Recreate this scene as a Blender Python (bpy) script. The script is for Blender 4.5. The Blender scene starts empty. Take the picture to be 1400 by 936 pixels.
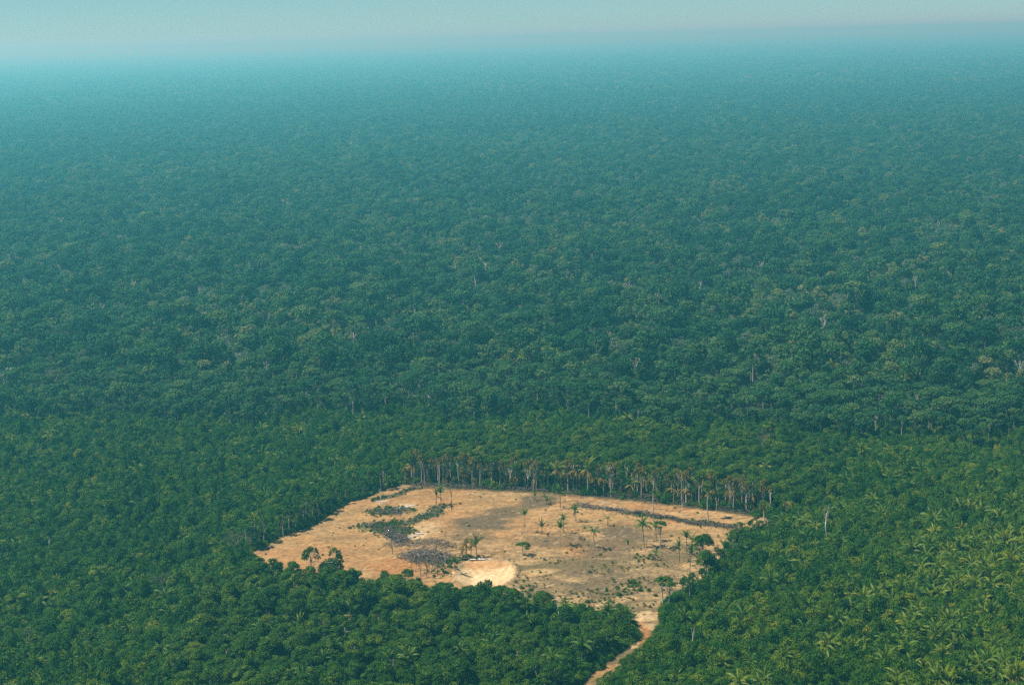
import bpy, math, random
import numpy as np
from mathutils import Matrix

S = bpy.context.scene
RG = np.random.default_rng(7)
random.seed(7)

# ------------------------------------------------------------------ camera
F, CX, CY, CAM_H = 2200., 700., 468., 200.          # focal length and centre in photo pixels, flying height in metres
PITCH = math.atan((CY - 51) / F)
ROLL = math.radians(-1.5)
cam_d = bpy.data.cameras.new('camera')
cam_d.sensor_width = 36.
cam_d.lens = F / 1400. * 36.
cam_d.clip_start = 1.
cam_d.clip_end = 500000.
cam = bpy.data.objects.new('camera', cam_d)
S.collection.objects.link(cam)
CAM_R = Matrix.Rotation(math.pi / 2 - PITCH, 3, 'X') @ Matrix.Rotation(ROLL, 3, 'Z')
cam.matrix_world = Matrix.Translation((0, 0, CAM_H)) @ CAM_R.to_4x4()
S.camera = cam

# ------------------------------------------------------------------ sky, sun, exposure
SUN_EL, SUN_AZ = math.radians(60), math.radians(-97)   # azimuth from +Y (view direction) towards +X: the sun stands to the left
world = bpy.data.worlds.new('World')
S.world = world
world.use_nodes = True
wn = world.node_tree
sky = wn.nodes.new('ShaderNodeTexSky')
sky.sky_type = 'NISHITA'
sky.sun_disc = False
sky.sun_elevation = SUN_EL
sky.sun_rotation = SUN_AZ
sky.altitude = 200
sky.air_density = 0.7
sky.dust_density = 0.1
sky.ozone_density = 10.0
bg = wn.nodes['Background']
bg.inputs['Strength'].default_value = 0.052
tone = wn.nodes.new('ShaderNodeMix')          # moist, faintly green tropical air
tone.data_type = 'RGBA'
tone.blend_type = 'MULTIPLY'
tone.inputs[0].default_value = 1
tone.inputs[7].default_value = (.77, .94, .79, 1)
wn.links.new(sky.outputs[0], tone.inputs[6])
wn.links.new(tone.outputs[2], bg.inputs['Color'])
sun_d = bpy.data.lights.new('sun', 'SUN')
sun_d.energy = 5.0
sun_d.angle = math.radians(1.0)
sun_d.color = (1.0, 0.96, 0.91)
sun = bpy.data.objects.new('sun', sun_d)
S.collection.objects.link(sun)
sv = (math.sin(SUN_AZ) * math.cos(SUN_EL), math.cos(SUN_AZ) * math.cos(SUN_EL), math.sin(SUN_EL))
from mathutils import Vector
sun.rotation_euler = Vector(sv).to_track_quat('Z', 'Y').to_euler()
sun.location = (-200, 400, 400)
S.view_settings.view_transform = 'Standard'
S.view_settings.look = 'None'
S.view_settings.gamma = 1
S.view_settings.exposure = 1.12
S.cycles.use_denoising = False
S.cycles.max_bounces = 5
S.cycles.diffuse_bounces = 3
S.cycles.volume_bounces = 0
S.cycles.transmission_bounces = 2


# ------------------------------------------------------------------ geometry of the view: pixel of the photo <-> ground
def gp(px, py, z=0.):
    d = CAM_R @ Vector(((px - CX) / F, -(py - CY) / F, -1.))
    t = (z - CAM_H) / d.z
    return (d.x * t, d.y * t)


RT = np.array(CAM_R.transposed())


def proj(x, y, z=0.):
    p = np.stack([np.asarray(x, float), np.asarray(y, float), np.zeros_like(np.asarray(x, float)) + z - CAM_H], -1) @ RT.T
    d = -p[..., 2]
    return CX + F * p[..., 0] / d, CY - F * p[..., 1] / d, d


def poly(pts):
    return np.array([gp(*p) for p in pts])


def inside(P, x, y):
    r = np.zeros(np.shape(x), bool)
    n = len(P)
    for i in range(n):
        x0, y0 = P[i]
        x1, y1 = P[(i + 1) % n]
        c = ((y0 > y) != (y1 > y))
        if y1 != y0:
            r ^= c & (x < (x1 - x0) * (y - y0) / (y1 - y0) + x0)
    return r


def seg_dist(P, x, y, closed=False):
    d = np.full(np.shape(x), 1e9)
    n = len(P)
    for i in range(n if closed else n - 1):
        a = P[i]
        b = P[(i + 1) % n]
        ab = b - a
        t = np.clip(((x - a[0]) * ab[0] + (y - a[1]) * ab[1]) / (ab @ ab + 1e-9), 0, 1)
        d = np.minimum(d, np.hypot(x - a[0] - t * ab[0], y - a[1] - t * ab[1]))
    return d


def sdist(P, x, y):                       # signed distance, positive inside
    d = seg_dist(P, x, y, True)
    return np.where(inside(P, x, y), d, -d)


def vnoise(x, y, seed=0):
    xi = np.floor(x).astype(np.int64)
    yi = np.floor(y).astype(np.int64)
    fx = x - xi
    fy = y - yi

    def h(a, b):
        n = (a * 374761393 + b * 668265263 + seed * 1442695041) & 0x7fffffff
        n = ((n ^ (n >> 13)) * 1274126177) & 0x7fffffff
        return ((n ^ (n >> 16)) & 0xffff) / 65535.
    u = fx * fx * (3 - 2 * fx)
    v = fy * fy * (3 - 2 * fy)
    return (h(xi, yi) * (1 - u) + h(xi + 1, yi) * u) * (1 - v) + (h(xi, yi + 1) * (1 - u) + h(xi + 1, yi + 1) * u) * v


def fbm(x, y, seed=0, o=4):
    a, s, t = 1., 0., 0.
    for k in range(o):
        s = s + a * vnoise(x * 2 ** k + 17.3 * k, y * 2 ** k - 9.1 * k, seed + k)
        t += a
        a *= .55
    return s / t


def sm(e0, e1, v):
    t = np.clip((v - e0) / (e1 - e0), 0, 1)
    return t * t * (3 - 2 * t)


# ------------------------------------------------------------------ outlines on the ground
CLEAR = poly([(345, 756), (370, 742), (396, 731), (418, 722), (436, 716), (446, 707), (461, 697), (478, 687), (497, 681), (515, 676),
              (530, 668), (550, 663), (576, 664), (633, 668), (690, 671), (730, 672), (773, 675), (830, 681), (885, 686), (941, 693),
              (1000, 701), (1046, 708), (1049, 717), (1022, 722), (1003, 733), (990, 748), (982, 764), (968, 782), (956, 794),
              (938, 806), (915, 814), (902, 824), (894, 836), (868, 838), (852, 832), (820, 838), (760, 832), (710, 822), (672, 812),
              (628, 806), (592, 808), (548, 806), (470, 796), (410, 788), (362, 776)])
TRACK = poly([(862, 834), (900, 834), (900, 850), (894, 862), (887, 874), (877, 888), (862, 902), (846, 913), (831, 925), (812, 941),
              (780, 972), (740, 1008), (722, 1010), (756, 975), (792, 941), (812, 922), (828, 909), (846, 897), (862, 884), (873, 872),
              (874, 860), (868, 848)])
PIT_RIM = poly([(619, 791), (634, 774), (645, 769), (689, 769), (704, 776), (700, 790), (684, 801), (657, 804), (636, 800)])
PIT_FLOOR = poly([(643, 793), (649, 780), (676, 780), (671, 797), (655, 799)])
FOREST_LOW = poly([(215, 1040), (228, 880), (290, 818), (345, 800), (420, 812), (500, 819), (560, 827), (625, 832), (700, 840), (790, 848),
                   (838, 846), (850, 852), (852, 880), (832, 896), (812, 908), (785, 930), (738, 985), (700, 1040)])
FRONT = poly([(-400, 566), (0, 574), (120, 576), (300, 583), (420, 582), (600, 577), (720, 574), (860, 584), (960, 590), (1080, 606), (1200, 606), (1400, 603), (1800, 600)])
_o = np.argsort(FRONT[:, 0])


def front_y(x):
    return np.interp(x, FRONT[_o, 0], FRONT[_o, 1])


def in_open(x, y, m=0.):                  # on the bare ground or the track
    return (sdist(CLEAR, x, y) > -m) | (sdist(TRACK, x, y) > -m)


# ------------------------------------------------------------------ small mesh tools
class MB:
    def __init__(s):
        s.v, s.f, s.a, s.m, s.n = [], [], [], [], 0

    def add(s, v, f, a=.5, m=0):
        v = np.asarray(v, float)
        f = np.asarray(f, int)
        s.v.append(v)
        s.f.append(f + s.n)
        s.a.append(np.broadcast_to(np.asarray(a, float), (len(f),)))
        s.m.append(np.full(len(f), m))
        s.n += len(v)

    def merge(s, o, loc=(0, 0, 0), rz=0., sc=(1, 1, 1), tint=None, jit=1., mats=None):
        V = np.concatenate(o.v) * np.asarray(sc)
        c, q = math.cos(rz), math.sin(rz)
        V = np.stack([V[:, 0] * c - V[:, 1] * q, V[:, 0] * q + V[:, 1] * c, V[:, 2]], 1) + np.asarray(loc)
        A = np.concatenate(o.a)
        if tint is not None:
            A = tint + (A - .5) * jit
        Fc = np.concatenate(o.f)
        M = np.concatenate(o.m)
        s.v.append(V)
        s.f.append(Fc + s.n)
        s.a.append(A)
        s.m.append(M if mats is None else np.asarray(mats)[M])
        s.n += len(V)

    def mesh(s, name, mats, smooth=False):
        V = np.concatenate(s.v)
        Fc = np.concatenate(s.f)
        A = np.concatenate(s.a)
        M = np.concatenate(s.m)
        me = bpy.data.meshes.new(name)
        me.vertices.add(len(V))
        me.vertices.foreach_set('co', V.astype(np.float32).ravel())
        k = len(Fc)
        me.loops.add(k * 4)
        me.loops.foreach_set('vertex_index', Fc.astype(np.int32).ravel())
        me.polygons.add(k)
        me.polygons.foreach_set('loop_start', np.arange(k, dtype=np.int32) * 4)
        me.polygons.foreach_set('material_index', M.astype(np.int32))
        at = me.attributes.new('var', 'FLOAT', 'FACE')
        at.data.foreach_set('value', A.astype(np.float32))
        for m in mats:
            me.materials.append(m)
        me.update(calc_edges=True)
        if smooth:
            me.polygons.foreach_set('use_smooth', np.ones(k, bool))
        return me


def unit(v):
    return v / (np.linalg.norm(v, axis=-1, keepdims=True) + 1e-9)


def cards(mb, c, n, size, var, m=0, fold=.25, aspect=.62):
    """leaf clumps: pointed, slightly folded quads"""
    k = len(c)
    r = unit(RG.normal(size=(k, 3)))
    t = unit(np.cross(n, r))
    b = np.cross(n, t)
    s = np.broadcast_to(size, (k,))[:, None]
    V = np.stack([c + t * s - n * s * fold, c + b * s * aspect, c - t * s - n * s * fold, c - b * s * aspect], 1).reshape(-1, 3)
    mb.add(V, np.arange(4 * k).reshape(k, 4), var, m)


def tube(mb, pts, rad, sides=6, var=.5, m=0):
    pts = np.asarray(pts, float)
    k = len(pts)
    d = unit(np.gradient(pts, axis=0))
    ref = np.where(np.abs(d[:, 2:3]) > .9, np.array([[1., 0, 0]]), np.array([[0, 0, 1.]]))
    u = unit(np.cross(d, ref))
    w = np.cross(d, u)
    a = np.linspace(0, 2 * math.pi, sides, endpoint=False)
    ring = np.cos(a)[None, :, None] * u[:, None] + np.sin(a)[None, :, None] * w[:, None]
    V = (pts[:, None] + ring * np.asarray(rad, float)[:, None, None]).reshape(-1, 3)
    fs = []
    for i in range(k - 1):
        for j in range(sides):
            j2 = (j + 1) % sides
            fs.append((i * sides + j, i * sides + j2, (i + 1) * sides + j2, (i + 1) * sides + j))
    if sides >= 4:
        b = (k - 1) * sides
        for j in range(1, sides - 2, 2):
            fs.append((b, b + j, b + j + 1, b + j + 2))
    mb.add(V, fs, var, m)


# ------------------------------------------------------------------ materials
def new_mat(name):
    m = bpy.data.materials.new(name)
    m.use_nodes = True
    nt = m.node_tree
    return m, nt, nt.nodes['Principled BSDF'], nt.nodes['Material Output']


def tint_value(nt, wv, wo):
    """face value 'var' mixed with the object's own tint (a property on single plants, else random per copy)"""
    N, L = nt.nodes, nt.links
    a = N.new('ShaderNodeAttribute')
    a.attribute_name = 'var'
    t = N.new('ShaderNodeAttribute')
    t.attribute_type = 'OBJECT'
    t.attribute_name = 'tint'
    oi = N.new('ShaderNodeObjectInfo')
    g = N.new('ShaderNodeMath')
    g.operation = 'GREATER_THAN'
    g.inputs[1].default_value = 0.001
    L.new(t.outputs['Fac'], g.inputs[0])
    mx = N.new('ShaderNodeMix')
    L.new(g.outputs[0], mx.inputs[0])
    L.new(oi.outputs['Random'], mx.inputs[2])
    L.new(t.outputs['Fac'], mx.inputs[3])
    p = N.new('ShaderNodeMath')
    p.operation = 'MULTIPLY'
    p.inputs[1].default_value = wo
    L.new(mx.outputs[0], p.inputs[0])
    q = N.new('ShaderNodeMath')
    q.operation = 'MULTIPLY_ADD'
    q.inputs[1].default_value = wv
    L.new(a.outputs['Fac'], q.inputs[0])
    L.new(p.outputs[0], q.inputs[2])
    return q.outputs[0]


def ramp(nt, fac, stops):
    r = nt.nodes.new('ShaderNodeValToRGB')
    e = r.color_ramp.elements
    e[0].position, e[0].color = stops[0][0], (*stops[0][1], 1)
    e[1].position, e[1].color = stops[-1][0], (*stops[-1][1], 1)
    for p, c in stops[1:-1]:
        k = e.new(p)
        k.color = (*c, 1)
    nt.links.new(fac, r.inputs[0])
    return r.outputs[0]


def leaf_mat(name, stops, wv=.6, wo=.4, trans=.3, rough=.6, spec=.08, hue=(1.04, .90, .18)):
    m, nt, pb, out = new_mat(name)
    c = ramp(nt, tint_value(nt, wv, wo), [(p, (k[0] * hue[0], k[1] * hue[1], k[2] * hue[2])) for p, k in stops])
    nt.links.new(c, pb.inputs['Base Color'])
    pb.inputs['Roughness'].default_value = rough
    pb.inputs['Specular IOR Level'].default_value = spec
    tr = nt.nodes.new('ShaderNodeBsdfTranslucent')
    nt.links.new(c, tr.inputs['Color'])
    mix = nt.nodes.new('ShaderNodeMixShader')
    mix.inputs[0].default_value = trans
    nt.links.new(pb.outputs[0], mix.inputs[1])
    nt.links.new(tr.outputs[0], mix.inputs[2])
    nt.links.new(mix.outputs[0], out.inputs['Surface'])
    return m


def bark_mat(name, stops, scale=6.):
    m, nt, pb, out = new_mat(name)
    tc = nt.nodes.new('ShaderNodeTexCoord')
    nz = nt.nodes.new('ShaderNodeTexNoise')
    nz.inputs['Scale'].default_value = scale
    nz.inputs['Detail'].default_value = 4
    nt.links.new(tc.outputs['Object'], nz.inputs['Vector'])
    ad = nt.nodes.new('ShaderNodeMath')
    ad.operation = 'MULTIPLY_ADD'
    ad.inputs[1].default_value = .5
    nt.links.new(nz.outputs[0], ad.inputs[0])
    nt.links.new(tint_value(nt, .3, .35), ad.inputs[2])
    c = ramp(nt, ad.outputs[0], stops)
    nt.links.new(c, pb.inputs['Base Color'])
    pb.inputs['Roughness'].default_value = .85
    bp = nt.nodes.new('ShaderNodeBump')
    bp.inputs['Strength'].default_value = .4
    nt.links.new(nz.outputs[0], bp.inputs['Height'])
    nt.links.new(bp.outputs[0], pb.inputs['Normal'])
    return m


M_LEAF = leaf_mat('forest_leaf', [(0, (.006, .036, .014)), (.3, (.015, .068, .020)), (.5, (.028, .095, .024)), (.7, (.052, .122, .028)), (.85, (.085, .140, .036)), (1, (.15, .17, .065))], hue=(1.12, 1.02, 1.0))  # hue lifted towards pale blue: distant haze painted into the leaf colour
M_LEAF_LOW = leaf_mat('low_forest_leaf', [(0, (.007, .040, .012)), (.3, (.018, .074, .016)), (.5, (.034, .102, .018)), (.7, (.066, .136, .022)), (.88, (.125, .19, .035)), (1, (.19, .24, .055))])
M_SCRUB_L = leaf_mat('deep_scrub_leaf', [(0, (.007, .044, .012)), (.3, (.017, .080, .016)), (.55, (.034, .110, .019)), (.8, (.078, .152, .026)), (1, (.20, .25, .060))])  # left scrub: dimmer light there painted in as a deeper green
M_SCRUB_R = leaf_mat('lime_scrub_leaf', [(0, (.011, .052, .008)), (.3, (.028, .096, .010)), (.55, (.055, .132, .012)), (.8, (.10, .170, .018)), (1, (.18, .215, .040))])  # right scrub: yellower growth, with brighter sunlight painted in as lighter green
M_PALE = leaf_mat('dry_crown_leaf', [(0, (.065, .090, .048)), (.5, (.115, .14, .080)), (1, (.19, .205, .135))], hue=(.72, .92, .88))
M_FROND = leaf_mat('palm_frond_leaf', [(0, (.012, .055, .024)), (.3, (.030, .095, .022)), (.55, (.070, .145, .026)), (.8, (.14, .20, .035)), (1, (.27, .245, .05))], .5, .5, .28, .5, .15)
M_DRYFROND = leaf_mat('dry_frond_leaf', [(0, (.060, .054, .042)), (.4, (.125, .108, .083)), (.75, (.205, .178, .132)), (1, (.30, .262, .19))], .5, .5, .15, .7, .2)
M_GREYLEAF = leaf_mat('scorched_leaf', [(0, (.045, .050, .034)), (.4, (.080, .082, .055)), (.75, (.14, .13, .088)), (1, (.24, .205, .14))], .6, .4, .15, .8, .1)
M_BARK = bark_mat('pale_bark', [(0, (.10, .085, .065)), (.5, (.24, .21, .17)), (1, (.46, .43, .37))])
M_BARK_D = bark_mat('dark_bark', [(0, (.035, .028, .022)), (.5, (.085, .07, .055)), (1, (.17, .14, .11))])
M_WHITE = bark_mat('bleached_wood', [(0, (.22, .20, .17)), (.5, (.42, .39, .34)), (1, (.62, .59, .53))])
M_CHAR = bark_mat('charred_wood', [(0, (.012, .011, .010)), (.6, (.035, .03, .026)), (1, (.10, .085, .07))])
M_DEBRIS = bark_mat('slash_wood', [(0, (.026, .020, .014)), (.4, (.055, .043, .030)), (.75, (.115, .092, .066)), (1, (.34, .29, .23))])


# ------------------------------------------------------------------ registration of objects
def link(o):
    S.collection.objects.link(o)
    return o


def tag(o, label=None, cat=None, group=None, kind=None):
    if label: o['label'] = label
    if cat: o['category'] = cat
    if group: o['group'] = group
    if kind: o['kind'] = kind
    return o


def part(name, me, parent, loc=(0, 0, 0), rot=(0, 0, 0), sc=(1, 1, 1), tint=None):
    o = link(bpy.data.objects.new(name, me))
    o.parent = parent
    o.location = loc
    o.rotation_euler = rot
    o.scale = sc
    if tint is not None: o['tint'] = float(tint)
    return o


def thing(name, label, cat, loc, rz=0., sc=(1, 1, 1), group=None):
    o = link(bpy.data.objects.new(name, None))
    o.empty_display_size = 1
    o.location = loc
    o.rotation_euler = (0, 0, rz)
    o.scale = sc
    return tag(o, label, cat, group)


# ------------------------------------------------------------------ ground: one sheet to the horizon, cut into soil, pit, track and forest floor
bx0, bx1 = CLEAR[:, 0].min() - 4, CLEAR[:, 0].max() + 4
by0, by1 = min(CLEAR[:, 1].min(), 430), CLEAR[:, 1].max() + 4


def axis(a, b, step, far):
    mid = np.arange(a, b + step, step)
    g, d, p = [], step, 0.
    while p < far:
        d = min(d * 1.45, 12000)
        p += d
        g.append(p)
    g = np.array(g)
    return np.concatenate([(mid[0] - g)[::-1], mid, mid[-1] + g])


gx, gy = axis(bx0, bx1, .85, 150000), axis(by0, by1, .95, 150000)
X, Y = np.meshgrid(gx, gy)
wob = (fbm(X / 5, Y / 5, 3) - .5) * 5
sC = sdist(CLEAR, X, Y) + wob * .7
sT = sdist(TRACK, X, Y) + wob * .35
sP = sdist(PIT_RIM, X, Y) + wob * .12
sF = sdist(PIT_FLOOR, X, Y)
Z = np.zeros_like(X)
Z += sm(-1, 6, sC) * ((fbm(X / 22, Y / 22, 11) - .45) * 1.6 + (fbm(X / 4, Y / 4, 12) - .5) * .35 + (fbm(X / 1.3, Y / 1.3, 13, 2) - .5) * .12)
t_pit = np.clip(sP / np.maximum(sP - sF, .01), 0, 1)
berm = np.exp(-((sP + 1.2) / 1.3) ** 2) * .9
Z = np.where(sP > -5, Z * sm(5, 0, sP * 0 + 5 + np.minimum(sP, 0)) * 0 + Z * np.clip(-sP / 5, 0, 1), Z)
Z += berm + np.where(sP > 0, -1.7 * sm(0, 1, t_pit) + (fbm(X / 1.6, Y / 1.6, 21, 3) - .5) * .22, 0)
Z += np.where(sT > 0, (fbm(X / 2, Y / 2, 30, 3) - .5) * .25, 0)

# windrows of felled wood and the green strips, as lines with a half width
def line(pts): return poly(pts)
STRIPS = [
    (line([(789, 690), (812, 694), (850, 699), (884, 705)]), 1.9, 'wood'),
    (line([(866, 704), (900, 708), (930, 713), (968, 719), (1008, 724)]), 1.7, 'wood'),
    (line([(856, 703), (900, 707), (950, 713), (1005, 720)]), 1.7, 'green'),
    (line([(512, 683), (530, 680), (545, 677), (558, 671), (572, 668)]), 1.9, 'green'),
    (line([(518, 701), (535, 700), (552, 697)]), 5.0, 'green'),
    (line([(498, 720), (520, 718), (545, 716), (560, 714), (580, 707), (596, 700), (603, 694)]), 3.6, 'green'),
    (line([(512, 721), (532, 724), (550, 728)]), 6.2, 'green'),
    (line([(530, 729), (540, 735), (552, 740)]), 3.2, 'wood'),
    (line([(538, 744), (570, 743), (598, 742), (612, 747)]), 5.0, 'burn'),
    (line([(566, 760), (585, 764), (606, 766)]), 6.0, 'wood'),
    (line([(560, 666), (640, 669), (720, 672), (800, 678), (880, 685), (960, 695), (1040, 706)]), 2.0, 'edge'),
]
strip_d = [(seg_dist(L, X, Y) / w, k) for L, w, k in STRIPS]
for d, k in strip_d:
    Z += np.where(k in ('wood', 'green'), .45, .15) * sm(1.15, .3, d + wob * .06)

# colours of the soil (pigment only)
n1 = fbm(X / 30 + 3, Y / 18, 41)
n2 = fbm((X + .35 * Y) / 16, Y / 3.2, 42)
n3 = fbm((X - .5 * Y) / 9, (Y + .5 * X) / 2.6, 43)
n4 = fbm(X / 2.2, Y / 1.8, 44, 3)
orange = np.array([.43, .285, .15])
ochre = np.array([.46, .34, .19])
straw = np.array([.46, .385, .25])
grey = np.array([.145, .135, .108])
dark = np.array([.075, .062, .048])
green = np.array([.035, .075, .028])
pale = np.array([.62, .55, .42])
red = np.array([.43, .24, .11])


def mixc(c, t, k):
    t = np.clip(t, 0, 1)[..., None]
    return c * (1 - t) + np.asarray(k) * t


U, V_, _ = proj(X, Y, 0.)


def blob(px, py, rx, ry, e=.35):          # soft patch round a ground point, sizes in photo pixels turned into metres there
    cx, cy = gp(px, py)
    s = math.hypot(cx, cy) / F
    d = np.hypot((X - cx) / (rx * s), (Y - cy) / (ry * s * 3.4))
    return sm(1 + e, 1 - e, d + (n2 - .5) * 1.1 + (n4 - .5) * .5)


C = np.broadcast_to(ochre, X.shape + (3,)).copy()
C = mixc(C, sm(.42, .62, n1) * .8, orange)
lower = sm(640, 585, Y) * sm(-40, 5, X)
C = mixc(C, lower * .85, straw)
C = mixc(C, sm(.55, .75, n2) * .55, straw)
C = mixc(C, sm(.52, .66, n3) * (.35 + .45 * lower), grey)
C = mixc(C, sm(.56, .70, fbm((X + .6 * Y) / 12, (Y - .3 * X) / 1.8, 47)) * .55, grey * 1.25)
C = mixc(C, sm(.60, .72, fbm((X - .2 * Y) / 7, Y / 1.5, 48)) * .45, pale)
for b, c, k in [((437, 760, 95, 26), orange, .75), ((540, 775, 40, 16), red, .8), ((475, 705, 40, 18), ochre, .5), ((600, 690, 70, 26), orange, .55),
                ((690, 676, 60, 10), straw, .3), ((635, 712, 60, 14), orange, .55), ((800, 750, 42, 13), red, .6), ((700, 690, 60, 14), ochre, .6),
                ((735, 684, 26, 9), grey, .75), ((660, 715, 40, 12), grey, .75), ((690, 700, 30, 8), grey, .7), ((640, 733, 30, 7), grey, .5),
                ((860, 730, 45, 13), grey, .7), ((830, 752, 40, 13), grey, .6), ((905, 728, 28, 7), grey, .8), ((790, 782, 34, 9), grey, .6),
                ((850, 790, 75, 22), grey, .62), ((770, 740, 60, 10), grey, .5), ((930, 755, 40, 10), grey, .5), ((755, 800, 45, 10), grey, .45), ((740, 770, 50, 12), straw, .5), ((880, 775, 40, 14), straw, .5),
                ((960, 701, 95, 4.5), np.array([.60, .45, .27]), .95), ((900, 694, 70, 5), red, .3), ((930, 725, 60, 8), ochre, .6),
                ((563, 733, 22, 9), pale, .9), ((585, 722, 20, 7), pale, .5), ((556, 692, 14, 5), pale, .8), ((522, 685, 10, 3), pale, .8), ((585, 699, 18, 6), straw, .6),
                ((878, 842, 16, 14), pale, .8), ((860, 815, 70, 10), straw, .6), ((880, 868, 10, 14), red, .9), ((822, 915, 30, 22), orange, .8)]:
    C = mixc(C, blob(*b) * (min(1, k * 1.35) if c is grey else k), c)
for d, k in strip_d:
    c = {'wood': dark, 'green': green, 'burn': np.array([.17, .125, .09]), 'edge': np.array([.085, .075, .045])}[k]
    C = mixc(C, sm(1.2, .55, d + (n4 - .5) * 1.2 + wob * .08) * (.7 if k == 'burn' else .92), c)
# scattered charcoal, stumps and tufts
sp = fbm(X / 1.1, Y / 1.6, 51, 2)
C = mixc(C, sm(.70, .80, sp) * (.35 + .5 * lower) * sm(.35, .6, fbm(X / 14, Y / 9, 52)), dark)
C = mixc(C, sm(.72, .80, fbm(X / 1.2, Y / 1.5, 53, 2)) * .5, pale)
# the pit: pale sand, tan back wall, rutted right side
pit_in = sm(-1.2, .6, sP)
C = mixc(C, pit_in * .95, np.array([.70, .62, .48]))
C = mixc(C, sm(-2.4, -.8, sP) * sm(.2, -.8, sP) * .5 * (n4 > .5), np.array([.80, .72, .58]))
yr = (Y - PIT_RIM[:, 1].min()) / np.ptp(PIT_RIM[:, 1])
xr = (X - PIT_RIM[:, 0].min()) / np.ptp(PIT_RIM[:, 0])
C = mixc(C, pit_in * sm(.76, .88, yr + (n4 - .5) * .15) * .75, np.array([.50, .31, .17]))
C = mixc(C, sm(-.2, .8, sF + (n4 - .5)) * .9, np.array([.88, .74, .62]))
C = mixc(C, pit_in * sm(.70, .78, xr) * sm(.5, .62, fbm((X - .3 * Y) / .9, Y / 7, 61, 2)) * .5, np.array([.40, .32, .24]))
C = mixc(C, sm(.50, .68, fbm((X + .4 * Y) / 26, (Y - .2 * X) / 6.5, 49)) * (.3 + .65 * lower) * (1 - pit_in), np.array([.165, .155, .10]))
C = mixc(C, sm(.57, .66, fbm(X / 3.4, Y / 1.4, 50, 3)) * .45 * (1 - pit_in), np.array([.20, .15, .09]))
C *= (.62 + .72 * fbm(X / 1.0, Y / 1.2, 71, 3))[..., None]
C = mixc(C, sm(.6, -1.2, np.maximum(sC, sT)) * .9, np.array([.06, .065, .032]))

rows, cols = X.shape
idx = np.arange(rows * cols).reshape(rows, cols)
quads = np.stack([idx[:-1, :-1], idx[:-1, 1:], idx[1:, 1:], idx[1:, :-1]], -1).reshape(-1, 4)


def cell(a): return (a[:-1, :-1] + a[:-1, 1:] + a[1:, 1:] + a[1:, :-1]).ravel() / 4


cC, cT, cP = cell(sC), cell(sT), cell(sP)
is_pit = cP > -.4
is_clear = (cC > -2.5) & ~is_pit
is_track = (cT > -1.5) & ~is_clear & ~is_pit
is_floor = ~(is_pit | is_clear | is_track)


def soil_mat(name):
    m, nt, pb, out = new_mat(name)
    N, L = nt.nodes, nt.links
    a = N.new('ShaderNodeAttribute')
    a.attribute_name = 'pigment'
    ge = N.new('ShaderNodeNewGeometry')
    mp = N.new('ShaderNodeMapping')
    mp.inputs['Scale'].default_value = (.9, 2.2, 1)
    mp.inputs['Rotation'].default_value = (0, 0, .25)
    L.new(ge.outputs['Position'], mp.inputs['Vector'])
    nz = N.new('ShaderNodeTexNoise')
    nz.inputs['Scale'].default_value = .8
    nz.inputs['Detail'].default_value = 8
    nz.inputs['Roughness'].default_value = .7
    L.new(mp.outputs[0], nz.inputs['Vector'])
    rp = N.new('ShaderNodeValToRGB')
    rp.color_ramp.elements[0].position = .3
    rp.color_ramp.elements[0].color = (.45, .44, .42, 1)
    rp.color_ramp.elements[1].position = .68
    rp.color_ramp.elements[1].color = (1.36, 1.34, 1.28, 1)
    L.new(nz.outputs[0], rp.inputs[0])
    mx = N.new('ShaderNodeMix')
    mx.data_type = 'RGBA'
    mx.blend_type = 'MULTIPLY'
    mx.inputs[0].default_value = 1
    L.new(a.outputs['Color'], mx.inputs[6])
    L.new(rp.outputs[0], mx.inputs[7])
    L.new(mx.outputs[2], pb.inputs['Base Color'])
    pb.inputs['Roughness'].default_value = .95
    pb.inputs['Specular IOR Level'].default_value = .1
    bp = N.new('ShaderNodeBump')
    bp.inputs['Strength'].default_value = .55
    bp.inputs['Distance'].default_value = .35
    L.new(nz.outputs[0], bp.inputs['Height'])
    L.new(bp.outputs[0], pb.inputs['Normal'])
    return m


def floor_mat():
    m, nt, pb, out = new_mat('forest_floor')
    ge = nt.nodes.new('ShaderNodeNewGeometry')
    nz = nt.nodes.new('ShaderNodeTexNoise')
    nz.inputs['Scale'].default_value = .12
    nz.inputs['Detail'].default_value = 9
    nt.links.new(ge.outputs['Position'], nz.inputs['Vector'])
    c = ramp(nt, nz.outputs[0], [(.3, (.008, .022, .007)), (.5, (.012, .034, .010)), (.72, (.022, .046, .014))])
    nt.links.new(c, pb.inputs['Base Color'])
    pb.inputs['Roughness'].default_value = 1
    return m


M_SOIL, M_FLOOR = soil_mat('bare_soil'), floor_mat()
P3 = np.stack([X, Y, Z], -1).reshape(-1, 3)
C4 = np.concatenate([np.clip(C * np.array([.56, .475, .32]), .01, .9), np.ones(X.shape + (1,))], -1).reshape(-1, 4)


def ground_piece(name, mask, mat, with_colour):
    q = quads[mask]
    u, inv = np.unique(q, return_inverse=True)
    me = bpy.data.meshes.new(name)
    me.vertices.add(len(u))
    me.vertices.foreach_set('co', P3[u].astype(np.float32).ravel())
    k = len(q)
    me.loops.add(4 * k)
    me.loops.foreach_set('vertex_index', inv.astype(np.int32).ravel())
    me.polygons.add(k)
    me.polygons.foreach_set('loop_start', np.arange(k, dtype=np.int32) * 4)
    me.polygons.foreach_set('use_smooth', np.ones(k, bool))
    if with_colour:
        at = me.color_attributes.new('pigment', 'FLOAT_COLOR', 'POINT')
        at.data.foreach_set('color', C4[u].astype(np.float32).ravel())
    me.materials.append(mat)
    me.update(calc_edges=True)
    return link(bpy.data.objects.new(name, me))


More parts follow.
